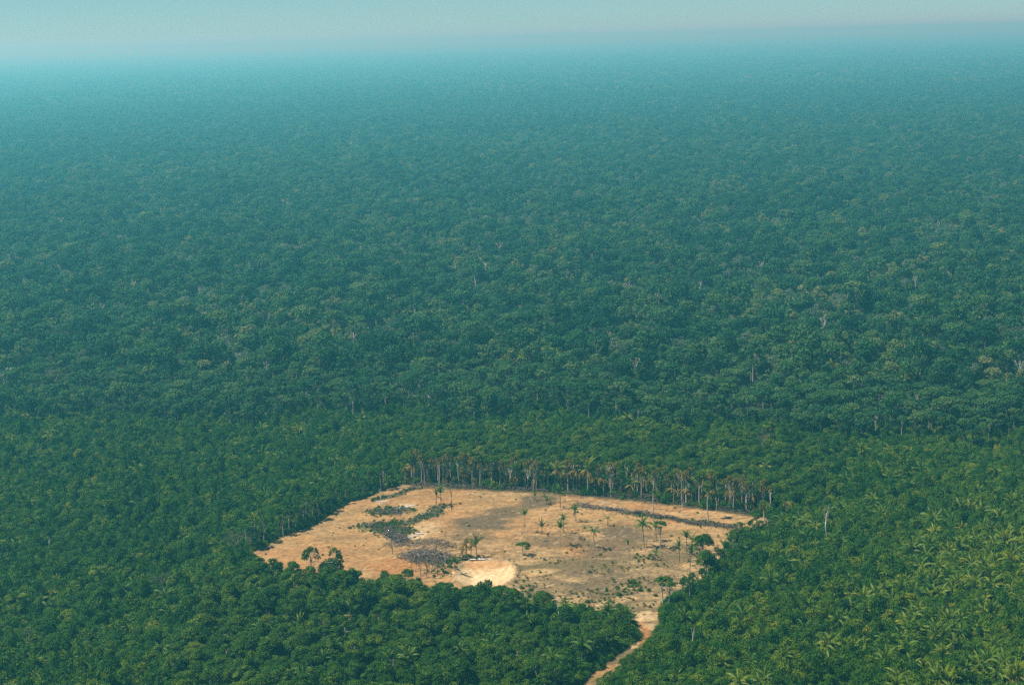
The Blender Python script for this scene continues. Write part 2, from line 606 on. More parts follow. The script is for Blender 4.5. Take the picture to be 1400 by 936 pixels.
tag(ground_piece('ground', is_floor, M_FLOOR, False), 'dark shaded forest floor reaching to the horizon', kind='structure')
tag(ground_piece('clearing', is_clear, M_SOIL, True), 'bare orange and straw coloured soil of the clearing', kind='structure')
tag(ground_piece('dirt_track', is_track, M_SOIL, True), 'orange dirt track leaving the clearing at its lower right', kind='structure')
tag(ground_piece('sand_pit', is_pit, M_SOIL, True), 'pale dug out sand pit with tan back wall at the clearing edge', kind='structure')

gxs, gys = gx, gy


def ground_z(x, y):
    i = int(np.clip(np.searchsorted(gxs, x) - 1, 0, len(gxs) - 2))
    j = int(np.clip(np.searchsorted(gys, y) - 1, 0, len(gys) - 2))
    fx = (x - gxs[i]) / (gxs[i + 1] - gxs[i])
    fy = (y - gys[j]) / (gys[j + 1] - gys[j])
    return float((Z[j, i] * (1 - fx) + Z[j, i + 1] * fx) * (1 - fy) + (Z[j + 1, i] * (1 - fx) + Z[j + 1, i + 1] * fx) * fy)


# ------------------------------------------------------------------ haze: one closed box of even air round everything
def haze_box(x0, x1, y0, y1, z0, z1):
    mb = MB()
    v = [(x, y, z) for z in (z0, z1) for y in (y0, y1) for x in (x0, x1)]
    mb.add(v, [(0, 2, 3, 1), (4, 5, 7, 6), (0, 1, 5, 4), (2, 6, 7, 3), (0, 4, 6, 2), (1, 3, 7, 5)])
    m, nt, pb, out = new_mat('haze_air')
    nt.nodes.remove(pb)
    pv = nt.nodes.new('ShaderNodeVolumePrincipled')
    pv.inputs['Color'].default_value = (.165, .91, .99, 1)
    pv.inputs['Absorption Color'].default_value = (.73, 1, 1, 1)
    pv.inputs['Density'].default_value = HAZE_DENSITY
    pv.inputs['Anisotropy'].default_value = 0.48
    nt.links.new(pv.outputs[0], out.inputs['Volume'])
    o = link(bpy.data.objects.new('haze', mb.mesh('haze', [m])))
    return tag(o, 'thin blue haze lying over the forest', kind='stuff')


HAZE_DENSITY = 2.25e-4
haze_box(gx[0] - 2000, gx[-1] + 2000, gy[0] - 2000, gy[-1] + 2000, -3, 232)


# ------------------------------------------------------------------ plant meshes
def sphere_dirs(k, zmin=-.35):
    z = RG.uniform(zmin, 1, k)
    a = RG.uniform(0, 2 * math.pi, k)
    r = np.sqrt(1 - z * z)
    return np.stack([r * np.cos(a), r * np.sin(a), z], 1)


def crown(R, h, kind='dome', n=900, size=.5, m=0):
    """lobed crown of leaf clumps: many small folded faces on overlapping lobes, top at height h"""
    mb = MB()
    flat = {'dome': .62, 'umbrella': .32, 'tall': 1.25, 'loose': .7, 'bush': .6}[kind]
    k = {'dome': 22, 'umbrella': 20, 'tall': 13, 'loose': 13, 'bush': 9}[kind]
    lr = {'dome': .31, 'umbrella': .26, 'tall': .46, 'loose': .25, 'bush': .44}[kind]
    d = sphere_dirs(k, -.15)
    d[0] = (0, 0, 1)
    cz = h - R * flat - R * lr * .6
    rad = R * lr * RG.uniform(.7, 1.25, k)
    cen = d * np.array([R - R * lr, R - R * lr, R * flat]) * RG.uniform(.75, 1.1, (k, 1)) + np.array([0, 0, cz])
    cen[:, 2] = np.minimum(cen[:, 2], h - rad * .8)
    wgt = rad ** 2
    li = RG.choice(k, int(n * 1.5), p=wgt / wgt.sum())
    dd = sphere_dirs(len(li), -.45)
    sq = np.array([1, 1, .8 if kind != 'umbrella' else .6])
    c = cen[li] + dd * rad[li][:, None] * RG.uniform(.62, 1.22, (len(li), 1)) * sq
    dist = np.linalg.norm(c[:, None] - cen[None], axis=2) / rad[None]
    dist[np.arange(len(li)), li] = 9
    keep = dist.min(1) > .62
    c, dd, li = c[keep][:n], dd[keep][:n], li[keep][:n]
    nn = unit(dd + np.array([0, 0, .25]) + RG.normal(size=dd.shape) * .55)
    lob = RG.normal(0, .10, k)
    cards(mb, c, nn, size * RG.uniform(.6, 1.35, len(c)), np.clip(.47 + lob[li] * 1.3 + RG.normal(0, .23, len(c)), 0, 1), m)
    return mb, cen, rad


def trunk(h, r, cen=None, rad=None, limbs=5, m=0, lean=.04, sides=7):
    mb = MB()
    k = 6
    z = np.linspace(0, h, k)
    off = np.cumsum(RG.normal(0, lean * h / k, (k, 2)), 0)
    off -= off[0]
    pts = np.stack([off[:, 0], off[:, 1], z], 1)
    rr = r * np.linspace(1.25, .45, k)
    tube(mb, pts, rr, sides, .5, m)
    if cen is not None:
        for i in RG.choice(len(cen), min(limbs, len(cen)), replace=False):
            a = pts[RG.integers(3, 5)]
            e = cen[i] + np.array([0, 0, rad[i] * .2])
            mid = (a + e) / 2 + np.array([*RG.normal(0, .3, 2), .3])
            tube(mb, [a, mid, e], [r * .5, r * .33, r * .12], 5, .5, m)
    return mb


def frond_mb(L, a0, a1, width=1.0, n=11, m=0, vshape=.55, dead=False):
    """one arching feather frond starting along +X at elevation a0, ending at a1: a rachis with paired leaflets"""
    mb = MB()
    t = np.linspace(0, 1, n + 2)
    el = np.radians(a0 + (a1 - a0) * t ** 1.3)
    st = L / (n + 1)
    px = np.concatenate([[0], np.cumsum(np.cos(el[:-1]) * st)])
    pz = np.concatenate([[0], np.cumsum(np.sin(el[:-1]) * st)])
    pts = np.stack([px, np.zeros_like(px), pz], 1)
    tube(mb, pts, .07 * np.linspace(1, .25, n + 2), 3, .55, m)
    for i in range(1, n + 2):
        d = np.array([math.cos(el[i]), 0, math.sin(el[i])])
        up = np.array([-math.sin(el[i]), 0, math.cos(el[i])])
        w = width * (math.sin(math.pi * min(1, .16 + .84 * t[i])) ** .6 * .9 + .1)
        for sd in (-1, 1):
            w2 = w * RG.uniform(.8, 1.1)
            dr = vshape * RG.uniform(.6, 1.4) * (1.6 if dead else 1)
            out = unit(np.array([0, sd * 1., 0]) + d * .55 - up * dr)
            a = pts[i] - d * st * .62
            b = pts[i] + d * st * .38
            tip = pts[i] + out * w2
            v = [a, b, tip + d * st * .35, tip - d * st * .1]
            mb.add(v, [(0, 1, 2, 3)], np.clip(.5 + RG.normal(0, .16), 0, 1), m)
    return mb


# fronds of different age; every palm is put together from these
FR = {}
for nm, (L, a0, a1, w, vs) in {'spear': (5.6, 86, 66, .55, .3), 'upright': (6.4, 78, 14, .72, .8), 'arching': (6.4, 60, -38, .80, .95),
                               'spreading': (6.0, 36, -58, .85, 1.0), 'drooping': (5.4, 5, -78, .8, 1.0)}.items():
    FR[nm] = [frond_mb(L * q, a0 + da, a1 + da, w, vshape=vs) for q, da in ((1, 0), (.92, 7), (.86, -6))]
DEADF = [frond_mb(5.0 * q, a, -86, .75, n=8, vshape=1.1, dead=True) for q, a in ((1, -5), (.9, -35), (1.1, 20))]
FR_ME = {k: [mb.mesh('frond', [M_FROND]) for mb in v] for k, v in FR.items()}
DEAD_ME = [mb.mesh('frond', [M_DRYFROND]) for mb in DEADF]
DARK_ME = [mb.mesh('frond', [M_GREYLEAF]) for mb in DEADF]


def palm_plan(style, n):
    """(frond kind, variant, azimuth, roll-free pitch) for one palm"""
    seq = {'young': ['spear', 'upright', 'upright', 'arching', 'arching'], 'full': ['spear', 'upright', 'upright', 'upright', 'arching', 'arching', 'spreading'],
           'old': ['upright', 'arching', 'arching', 'spreading', 'spreading', 'drooping'], 'small': ['upright', 'arching', 'spreading', 'spreading', 'drooping'],
           'plume': ['spear', 'spear', 'upright', 'upright']}[style]
    out, a = [], random.uniform(0, 6.28)
    for i in range(n):
        out.append((seq[int(i / n * len(seq))], random.randrange(3), a + random.uniform(-.25, .25), random.uniform(.82, 1.1)))
        a += 2.39996
    return out


def stem_mb(h, r0, r1, bend=.0, mat=0):
    mb = MB()
    k = 6
    z = np.linspace(0, 1, k)
    tube(mb, np.stack([bend * h * z ** 2, 0 * z, h * z], 1), r0 + (r1 - r0) * z, 7, .5, mat)
    return mb


STEM_ME = [stem_mb(1, .17, .13, b).mesh('trunk', [M_BARK_D]) for b in (.0, .04, -.05)]
STEM_PALE = [stem_mb(1, .16, .11, b).mesh('trunk', [M_BARK]) for b in (.0, .05, -.04)]


def palm_crown_mb(style, n, dead=0, tint=None):
    mb = MB()
    for kind, v, a, s in palm_plan(style, n):
        mb.merge(FR[kind][v], rz=a, sc=(s, s, s), tint=.5 + random.uniform(-.2, .2))
    for i in range(dead):
        mb.merge(DEADF[i % 3], rz=random.uniform(0, 6.28), sc=(.9, .9, .9), mats=[1])
    return mb


PALM_CROWNS = [palm_crown_mb(s, n, d) for s, n, d in (('full', 15, 1), ('young', 12, 0), ('old', 14, 3), ('full', 17, 2), ('plume', 8, 0), ('small', 11, 1), ('young', 10, 0), ('old', 16, 2))]
PALM_STYLE = ['full', 'young', 'old', 'full', 'plume', 'small', 'young', 'old']
PALM_CROWN_ME = [mb.mesh('crown', [M_FROND, M_DRYFROND]) for mb in PALM_CROWNS]
PALM_WHOLE = []
for i, mb in enumerate(PALM_CROWNS):
    w = MB()
    h = [5, 2.5, 6, 4, 1.5, 7, 2, 8][i]
    w.merge(stem_mb(h, .18, .14, 0), mats=[2])
    w.merge(mb, loc=(0, 0, h))
    PALM_WHOLE.append(w)
PALM_WHOLE_ME = [w.mesh('palm', [M_FROND, M_DRYFROND, M_BARK_D]) for w in PALM_WHOLE]


def put_palm(x, y, h, L, label, style='full', n=13, split=True, tint=.5, group=None, name='palm_tree', cat='palm', dead=0, pale=False, rz=None, var=0, tilt=0., green=True):
    z = ground_z(x, y)
    rz = random.uniform(0, 6.28) if rz is None else rz
    t = thing(name, label, cat, (x, y, z - .1), rz, group=group)
    if tilt: t.rotation_euler = (0, tilt, rz)
    st = random.randrange(3)
    part('trunk', (STEM_PALE if pale else STEM_ME)[st], t, sc=(1, 1, h), tint=random.uniform(.2, .8))
    top = ((.0, .04, -.05) if not pale else (.0, .05, -.04))[st] * 1
    s = L / 6.2 * (1.75 if cat == 'palm' and group and 'clearing' in group else 1.35 if 'dying' in cat else 1.0)
    if split:
        if green:
            for kind, v, a, q in palm_plan(style, n):
                part('frond', FR_ME[kind][v], t, (top, 0, h), (0, 0, a), (s * q,) * 3, tint=np.clip(tint + random.uniform(-.13, .13), .02, 1))
        for i in range(dead):
            q = s * random.uniform(.8, 1.1)
            part('frond', (DARK_ME if cat == 'dead palm' else DEAD_ME)[i % 3], t, (top, 0, h - .05 - (i * .2 if cat == 'dead palm' else 0)), (0, 0, i * 2.4 + random.uniform(-.4, .4)), (q, q, q), tint=random.uniform(.2, .95))
    else:
        part('crown', PALM_CROWN_ME[var], t, (top, 0, h), (0, 0, 0), (s, s, s), tint=tint)
    return t


# broadleaf trees
def make_tree(R, h, kind, n, size, tr=.22, pale_bark=True, cm=0):
    c, cen, rad = crown(R, h, kind, int(n * 1.9), size * .70)
    t = trunk(h * (.8 if kind != 'umbrella' else .86), tr, cen, rad, 6 if kind != 'tall' else 4)
    return c, t


DOME = [make_tree(R, h, k, n, s) for R, h, k, n, s in ((4.4, 11, 'dome', 1100, .42), (5.0, 12.5, 'dome', 1300, .44), (3.8, 10, 'dome', 900, .40), (4.6, 12, 'loose', 800, .42),
                                                       (3.4, 12.5, 'tall', 900, .42), (5.6, 11.5, 'umbrella', 1000, .45), (4.0, 9, 'dome', 950, .38), (4.9, 13, 'loose', 1000, .40))]
DOME_H = [11, 12.5, 10, 12, 12.5, 11.5, 9, 13]
DOME_CROWN = [c.mesh('crown', [M_LEAF_LOW]) for c, t in DOME]
DOME_TRUNK = [t.mesh('trunk', [M_BARK]) for c, t in DOME]
SLIM = [make_tree(R, 12, k, n, s, .2) for R, k, n, s in ((2.0, 'tall', 420, .34), (2.5, 'loose', 420, .36), (1.7, 'tall', 320, .32), (2.8, 'umbrella', 460, .36), (2.2, 'loose', 280, .34))]
SLIM_CROWN = [c.mesh('crown', [M_LEAF_LOW]) for c, t in SLIM]
SLIM_TRUNK = [t.mesh('trunk', [M_BARK]) for c, t in SLIM]
SLIM_GREY = [crown(R, 12, k_, n, .26)[0].mesh('crown', [M_GREYLEAF]) for R, k_, n in ((1.6, 'tall', 260), (1.9, 'loose', 230), (1.4, 'tall', 200), (2.0, 'loose', 200), (1.6, 'tall', 160))]


def whole(c, t):
    w = MB()
    w.merge(c, mats=[0])
    w.merge(t, mats=[1])
    return w


DOME_WHOLE = [whole(c, t).mesh('tree', [M_LEAF_LOW, M_BARK_D]) for c, t in DOME]
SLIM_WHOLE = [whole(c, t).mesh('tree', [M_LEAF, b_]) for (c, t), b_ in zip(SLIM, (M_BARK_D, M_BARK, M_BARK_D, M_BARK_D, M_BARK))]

# bushes of the scrub
BUSH = [crown(R, h, 'bush', int(n * 1.8), s * .72)[0] for R, h, n, s in ((2.3, 2.6, 330, .30), (1.8, 2.0, 260, .28), (2.8, 3.4, 400, .32), (2.0, 3.6, 300, .30), (1.5, 1.4, 200, .26), (2.4, 2.2, 330, .30))]


# bare trees: trunk and limbs with twigs
def bare_tree(h, spread, r, limbs=5, twigs=10, seed=1, twig_len=1.0):
    rg = np.random.default_rng(seed)
    tr = MB()
    k = 5
    fork = h * .55
    pts = np.stack([rg.normal(0, .15, k).cumsum(), rg.normal(0, .15, k).cumsum(), np.linspace(0, fork, k)], 1)
    pts[0, :2] = 0
    tube(tr, pts, r * np.linspace(1.2, .75, k), 7)
    br = []
    for i in range(limbs):
        b = MB()
        a = i * 2.4 + rg.uniform(-.4, .4)
        s = pts[-1] if i < 3 else pts[-2]
        e = np.array([math.cos(a) * spread * rg.uniform(.6, 1), math.sin(a) * spread * rg.uniform(.6, 1), h * rg.uniform(.82, 1.0)])
        m1 = s + (e - s) * .45 + np.array([0, 0, h * .04])
        P_ = np.array([s, m1, s + (e - s) * .75 + rg.normal(0, .25, 3), e])
        tube(b, P_, r * np.array([.62, .45, .3, .1]), 5)
        for j in range(twigs):
            q = rg.uniform(.35, 1)
            o = P_[1] + (P_[3] - P_[1]) * q
            d = unit(rg.normal(size=3) + np.array([math.cos(a) * .6, math.sin(a) * .6, .8]))
            l = twig_len * rg.uniform(.6, 1.5)
            tube(b, [o, o + d * l * .5 + rg.normal(0, .08, 3), o + d * l], [r * .2, r * .14, r * .05], 3)
        br.append(b)
    return tr, br


BARE = [bare_tree(12, 3.2, .17, 6, 12, 1), bare_tree(13, 1.9, .14, 5, 9, 2), bare_tree(11, 3.4, .18, 7, 16, 3, 1.3), bare_tree(10, .7, .11, 4, 4, 4, .5)]
BARE_ME = [(t.mesh('trunk', [M_WHITE]), [b.mesh('branch', [M_WHITE]) for b in bs]) for t, bs in BARE]
BARE_GREY = [(t.mesh('trunk', [M_DEBRIS]), [b.mesh('branch', [M_DEBRIS]) for b in bs]) for t, bs in BARE]
BARE_CHAR = [(t.mesh('trunk', [M_CHAR]), [b.mesh('branch', [M_CHAR]) for b in bs]) for t, bs in BARE]
BARE_H = [12, 13, 11, 10]
BARE_WHOLE = []
for t, bs in BARE:
    w = MB()
    w.merge(t)
    for b in bs: w.merge(b)
    BARE_WHOLE.append(w)


def put_bare(x, y, h, label, var=0, mats=None, group=None, name='bare_tree', cat='bare tree', tint=.6, rz=None):
    src = (mats or BARE_ME)[var]
    s = h / BARE_H[var]
    t = thing(name, label, cat, (x, y, ground_z(x, y) - .15), random.uniform(0, 6.28) if rz is None else rz, (s, s, s), group)
    part('trunk', src[0], t, tint=tint)
    for b in src[1]: part('branch', b, t, tint=tint)
    return t


# ------------------------------------------------------------------ scattering many copies as one object (only for what nobody could count)
def scatter(name, label, pts, rot, scl, pick, meshes, plural=None):
    col = bpy.data.collections.new(name + '_kinds')
    for i, me in enumerate(meshes):
        col.objects.link(bpy.data.objects.new(f'{name}_kind_{i:02d}', me))
    k = len(pts)
    me = bpy.data.meshes.new(name)
    me.vertices.add(k)
    me.vertices.foreach_set('co', np.asarray(pts, np.float32).ravel())
    for nm, ty, arr, fld in (('turn', 'FLOAT_VECTOR', rot, 'vector'), ('size', 'FLOAT_VECTOR', scl, 'vector'), ('pick', 'INT', pick, 'value')):
        at = me.attributes.new(nm, ty, 'POINT')
        at.data.foreach_set(fld, np.asarray(arr, np.int32 if ty == 'INT' else np.float32).ravel())
    me.update()
    o = link(bpy.data.objects.new(name, me))
    ng = bpy.data.node_groups.new(name, 'GeometryNodeTree')
    ng.interface.new_socket('Geometry', in_out='INPUT', socket_type='NodeSocketGeometry')
    ng.interface.new_socket('Geometry', in_out='OUTPUT', socket_type='NodeSocketGeometry')
    N, L = ng.nodes, ng.links
    gi, go = N.new('NodeGroupInput'), N.new('NodeGroupOutput')
    ip = N.new('GeometryNodeInstanceOnPoints')
    ci = N.new('GeometryNodeCollectionInfo')
    ci.inputs['Collection'].default_value = col
    ci.inputs['Separate Children'].default_value = True
    ci.inputs['Reset Children'].default_value = True
    L.new(gi.outputs[0], ip.inputs['Points'])
    L.new(ci.outputs[0], ip.inputs['Instance'])
    ip.inputs['Pick Instance'].default_value = True
    for nm, ty, sock in (('pick', 'INT', 'Instance Index'), ('turn', 'FLOAT_VECTOR', 'Rotation'), ('size', 'FLOAT_VECTOR', 'Scale')):
        na = N.new('GeometryNodeInputNamedAttribute')
        na.data_type = ty
        na.inputs['Name'].default_value = nm
        L.new(na.outputs['Attribute'], ip.inputs[sock])
    L.new(ip.outputs[0], go.inputs[0])
    md = o.modifiers.new('scatter', 'NODES')
    md.node_group = ng
    return tag(o, label, kind='stuff')


def zrot(k): return np.stack([np.zeros(k), np.zeros(k), RG.uniform(0, 2 * math.pi, k)], 1)


def jgrid(x0, x1, y0, y1, s, j=.45):
    a, b = np.meshgrid(np.arange(x0, x1, s), np.arange(y0, y1, s))
    a = a.ravel() + RG.uniform(-j, j, a.size) * s
    b = b.ravel() + RG.uniform(-j, j, b.size) * s
    return a, b


def in_view(x, y, margin=60, ytop=-200, ybot=1020):
    u, v, d = proj(x, y, 6.)
    return (u > -margin) & (u < 1400 + margin) & (v < ybot) & (v > ytop) & (d > 0)


# ---- bush patches of the scrub (about 9 bushes each)
def bush_patch(seed, mats, size=9., k=11):
    mb = MB()
    for i in range(k):
        x, y = RG.uniform(-size / 2, size / 2, 2)
        s = RG.uniform(.7, 1.25)
        mb.merge(BUSH[RG.integers(len(BUSH))], (x, y, RG.uniform(-.3, .3)), RG.uniform(0, 6.28), (s, s, s * RG.uniform(.7, 1.25)), tint=np.clip(RG.normal(.46, .2), .05, .95), jit=.9)
    return mb


PATCH = [bush_patch(i, None) for i in range(9)]
PATCH_L = [p.mesh('scrub', [M_SCRUB_L]) for p in PATCH]
PATCH_R = [p.mesh('scrub', [M_SCRUB_R]) for p in PATCH]
BUSH_L = [b.mesh('bush', [M_SCRUB_L]) for b in BUSH]
BUSH_R = [b.mesh('bush', [M_SCRUB_R]) for b in BUSH]


def lime_zone(x, y):                      # yellow green growth right of the clearing and track, brighter sunlight painted into its colour
    u, v, d = proj(x, y, 0.)
    return .06 + .84 * sm(-170, 330, (u - 900) * .75 + (v - 760) * .9 - 60 + (fbm(x / 25, y / 25, 81) - .5) * 380)


x, y = jgrid(-360, 360, 430, 970, 6.2)
op = sdist(CLEAR, x, y), sdist(TRACK, x, y)
ok = in_view(x, y, 90) & (y < front_y(x) + 48) & (op[0] < -6.8) & (op[1] < -6.5)
x, y = x[ok], y[ok]
lz = RG.uniform(size=len(x)) < lime_zone(x, y)
hs = .25 + 1.6 * fbm(x / 11, y / 11, 83) + .5 * (fbm(x / 60, y / 60, 84) - .5)
for nm, lb, mk, me in (('scrub', 'deep green scrub of bushes and saplings around the clearing', ~lz, PATCH_L), ('lime_scrub', 'yellow green scrub of bushes on the right of the clearing', lz, PATCH_R)):
    k = mk.sum()
    s = RG.uniform(.9, 1.2, k)
    scatter(nm, lb, np.stack([x[mk], y[mk], np.zeros(k)], 1), zrot(k), np.stack([s, s, s * hs[mk] * 1.25], 1), RG.integers(0, len(me), k), me)
# single bushes along the borders of soil and track, and on the green strips
x, y = jgrid(-130, 130, 430, 730, 1.5)
a, b = sdist(CLEAR, x, y), sdist(TRACK, x, y)
near = (np.maximum(a, b) < -.6 - 1.4 * RG.uniform(size=len(x))) & (np.maximum(a, b + 1.) > -8)
gs = np.min([seg_dist(L, x, y) / w for L, w, k in STRIPS if k == 'green'], 0)
gs = gs + (fbm(x / 3.5, y / 3.5, 171) - .5) * 2.0
ins = (gs < 1.25) & (RG.uniform(size=len(x)) < .85)
back = (y > 628) & (x > -55)
near &= ~back | (RG.uniform(size=len(x)) < .12)
near |= (b < -.9) & (b > -2.5) & (a < -1) & (RG.uniform(size=len(x)) < .6)
ok = near | ins
x, y, ins = x[ok], y[ok], ins[ok]
k = len(x)
s = np.where(ins, .10 + .32 * RG.uniform(size=k) ** 1.6, RG.uniform(.5, 1.1, k))
zz = np.array([ground_z(p, q) for p, q in zip(x, y)]) - .1
scatter('edge_growth', 'low green bushes lining the clearing and growing in its strips', np.stack([x, y, zz], 1), zrot(k), np.stack([s, s, s * RG.uniform(.6, 1.2, k)], 1), RG.integers(0, len(BUSH_L), k), BUSH_L)

# ---- trees of the near woods; the largest in view become single trees
x, y = jgrid(-330, 330, 420, 720, 6.0, .42)
ok = (sdist(FOREST_LOW, x, y) > 0) & ~in_open(x, y, 2.5) & (sdist(PIT_RIM, x, y) < -15)
tx, ty = x[ok], y[ok]
u, v, d = proj(tx, ty, 7.)
vis = (u > -10) & (u < 1410) & (v < 950)
order = np.argsort(d - 1e6 * vis)
n_single = min(300, int(vis.sum()))
sel, rest = order[:n_single], order[n_single:]
n_low_trees = (len(sel), len(rest))
k = len(rest)
if k:
    s = RG.uniform(.8, 1.1, k)
    scatter('low_woodland', 'dense green woodland below the frame of the clearing', np.stack([tx[rest], ty[rest], np.zeros(k)], 1), zrot(k), np.stack([s, s, s], 1), RG.integers(0, len(DOME_WHOLE), k), DOME_WHOLE)

ORD = ['leftmost', 'second from left', 'third from left', 'fourth from left', 'fifth from left', 'sixth from left', 'seventh from left', 'eighth from left', 'ninth from left',
       'tenth from left', '11th from left', '12th from left', '13th from left', '14th from left', '15th from left', '16th from left']


def give_labels(items, joiner=', '):
    """items: (object, phrase, px). Alike phrases are told apart by their order across the photo."""
    by = {}
    for o, ph, px in items: by.setdefault(ph, []).append((px, o))
    for ph, L in by.items():
        L.sort(key=lambda p: p[0])
        for i, (px, o) in enumerate(L):
            o['label'] = ph if len(L) == 1 else ph + joiner + (ORD[i] if i < len(ORD) and i < len(L) - 1 else 'rightmost' if i == len(L) - 1 else f'{i + 1}th from left')
            if len(o['label'].replace(',', ' ').split()) > 16: o['label'] = o['label'].replace(' the ', ' ').replace(' at its middle', ' mid').replace(' at its far left', ' far left').replace('second from left', 'second left')


def zone_low(px, py):   # a row and a quarter of the wood
    h = 'bottom left wood' if px < 400 else 'wood below brush pile' if px < 560 else 'wood below sand pit' if px < 720 else 'wood beside track'
    b = 'front row of' if py > 915 else 'near part of' if py > 880 else 'middle of' if py > 845 else 'back of' if py > 815 else 'clearing edge of'
    return b + ' ' + h


items = []
TINTN = [(.30, 'dark green'), (.55, 'mid green'), (.8, 'light green'), (2, 'olive green')]
SHAPE = ['round crowned', 'broad crowned', 'round crowned', 'loose crowned', 'narrow', 'flat topped', 'round crowned', 'loose crowned']
for i in sel:
    X0, Y0 = float(tx[i]), float(ty[i])
    var = int(RG.choice(8, p=[.13, .12, .11, .17, .18, .10, .07, .12]))
    edge = sdist(FOREST_LOW, np.array([X0]), np.array([Y0]))[0]
    hz = .36 + .62 * float(fbm(np.array([X0 / 14]), np.array([Y0 / 14]), 91)[0]) + random.uniform(-.12, .16)
    if edge < 10 and Y0 > 520: hz *= .60
    tint = float(np.clip(RG.normal(.40, .28), .03, .98))
    s = hz
    o = thing('forest_tree', None, 'tree', (X0, Y0, -.1), random.uniform(0, 6.28), (s * random.uniform(.95, 1.2), s * random.uniform(.95, 1.2), s), 'trees in the wood below the clearing')
    part('trunk', DOME_TRUNK[var], o, tint=random.uniform(.1, .9))
    part('crown', DOME_CROWN[var], o, tint=tint)
    pu, pv, _ = proj(np.array([X0]), np.array([Y0]), 8.)
    nm = next(n for t, n in TINTN if tint < t)
    items.append((o, f'{nm} {SHAPE[var]} tree, {zone_low(pu[0], pv[0])}', pu[0]))
give_labels(items)

# ---- the forest front and the forest beyond
x, y = jgrid(-420, 420, 730, 990, 5.4, .42)
fy = front_y(x) + (fbm(x / 28, y * 0, 161) - .5) * 60
ok = (y > fy) & (y < front_y(x) + 94) & in_view(x, y, 90)
x, y = x[ok], y[ok]
fy = fy[ok]
first = (y < fy + 9) & (RG.uniform(size=len(x)) < .55)
k = len(x)
slim = first | (RG.uniform(size=k) < .2)
s = RG.uniform(.6, 1.2, k)
belt = (x, y, k, s, slim)



def far_tree(R, h, kind, n, size):
    c, cen, rad = crown(R, h, kind, int(n * (1.7 if n > 150 else 1)), size * (.74 if n > 150 else 1))
    return c, trunk(h * .8, .28, cen, rad, 4, sides=5)


FAR = [far_tree(R * .82, h * .95, k, n, s * .88) for R, h, k, n, s in ((5.5, 17, 'dome', 420, .75), (6.5, 19, 'dome', 520, .8), (4.5, 15, 'dome', 330, .7), (7.5, 22, 'umbrella', 460, .85), (3.6, 16, 'tall', 260, .7),
                                                     (5.2, 16, 'loose', 300, .7), (6.0, 20, 'loose', 360, .75))]
DRY = [far_tree(R, h, k, n, s) for R, h, k, n, s in ((5.0, 19, 'loose', 240, .5), (4.4, 19, 'dome', 260, .5))]
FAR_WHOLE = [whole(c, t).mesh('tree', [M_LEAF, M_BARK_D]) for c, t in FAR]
x, y, k, s, slim = belt
s = np.where(slim, s, s * .85)
for nm, lb, mk, me in (('forest_front', 'row of slender pale stemmed trees fronting the tall forest', slim, SLIM_WHOLE), ('forest_belt', 'tall forest trees just behind its front', ~slim, FAR_WHOLE)):
    q = mk.sum()
    scatter(nm, lb, np.stack([x[mk], y[mk], np.zeros(q)], 1), zrot(q), np.stack([s[mk], s[mk], s[mk] * (1.0 if 'front' in nm else .95)], 1), RG.integers(0, len(me), q), me)


def forest_patch(side, step, lod=None, palms=.10, dry=.032, bare=.010):
    mb = MB()
    x, y = jgrid(-side / 2, side / 2, -side / 2, side / 2, step, .42)
    for px, py in zip(x, y):
        r = RG.uniform()
        rz = RG.uniform(0, 6.28)
        s = float(np.clip(RG.lognormal(-.26, .32), .42, 1.6))
        if lod is None and r < palms:
            mb.merge(PALM_WHOLE[RG.integers(8)], (px, py, RG.uniform(3, 8)), rz, (.95,) * 3, tint=RG.uniform(.15, .6), mats=[2, 3, 6])
        elif r < palms + dry:
            c, t = DRY[RG.integers(2)]
            mb.merge(c, (px, py, 0), rz, (s, s, s), tint=RG.uniform(.2, .8), mats=[4])
            mb.merge(t, (px, py, 0), rz, (s, s, s), mats=[6])
        elif r < palms + dry + bare and lod is None:
            mb.merge(BARE_WHOLE[RG.integers(4)], (px, py, 4), rz, (1.15,) * 3, mats=[5])
        else:
            f = int(RG.choice(7, p=[.2, .16, .2, .09, .13, .12, .1]))
            c, t = (FAR if lod is None else lod)[f]
            tn = np.clip(RG.normal(.42, .28), .03, .97)
            mb.merge(c, (px, py, 0), rz, (s, s, s * RG.uniform(.85, 1.12)), tint=tn, jit=.9, mats=[0])
            if lod is None: mb.merge(t, (px, py, 0), rz, (s, s, s), mats=[1 if RG.uniform() < .12 else 6])
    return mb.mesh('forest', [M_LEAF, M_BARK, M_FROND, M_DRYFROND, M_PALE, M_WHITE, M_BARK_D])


FP = [forest_patch(42, 5.4) for i in range(10)]
x, y = np.meshgrid(np.arange(-2600, 2600, 40.), np.arange(740, 5200, 40.))
x, y = x.ravel(), y.ravel()
ok = in_view(x, y, 70) & (y > front_y(x) + 84)
x, y = x[ok], y[ok]
k = len(x)
rot = np.stack([np.zeros(k), np.zeros(k), RG.integers(0, 4, k) * math.pi / 2 + RG.uniform(-.12, .12, k)], 1)
hz = .72 + .70 * fbm(x / 90, y / 90, 95)
scatter('forest', 'unbroken rainforest stretching away behind the clearing', np.stack([x + RG.uniform(-3, 3, k), y + RG.uniform(-3, 3, k), np.zeros(k)], 1), rot, np.stack([np.ones(k), np.ones(k), hz], 1), RG.integers(0, len(FP), k), FP)
LOD = [far_tree(R, h, k, n, s) for R, h, k, n, s in ((5.5, 17, 'dome', 90, 1.7), (6.5, 19, 'dome', 110, 1.8), (4.5, 15, 'dome', 80, 1.6), (7.5, 22, 'umbrella', 100, 1.9), (3.6, 16, 'tall', 60, 1.5),
                                                     (5.2, 16, 'loose', 70, 1.6), (6.0, 20, 'loose', 80, 1.7))]
FPF = [forest_patch(124, 7.6, LOD, 0, .012) for i in range(6)]
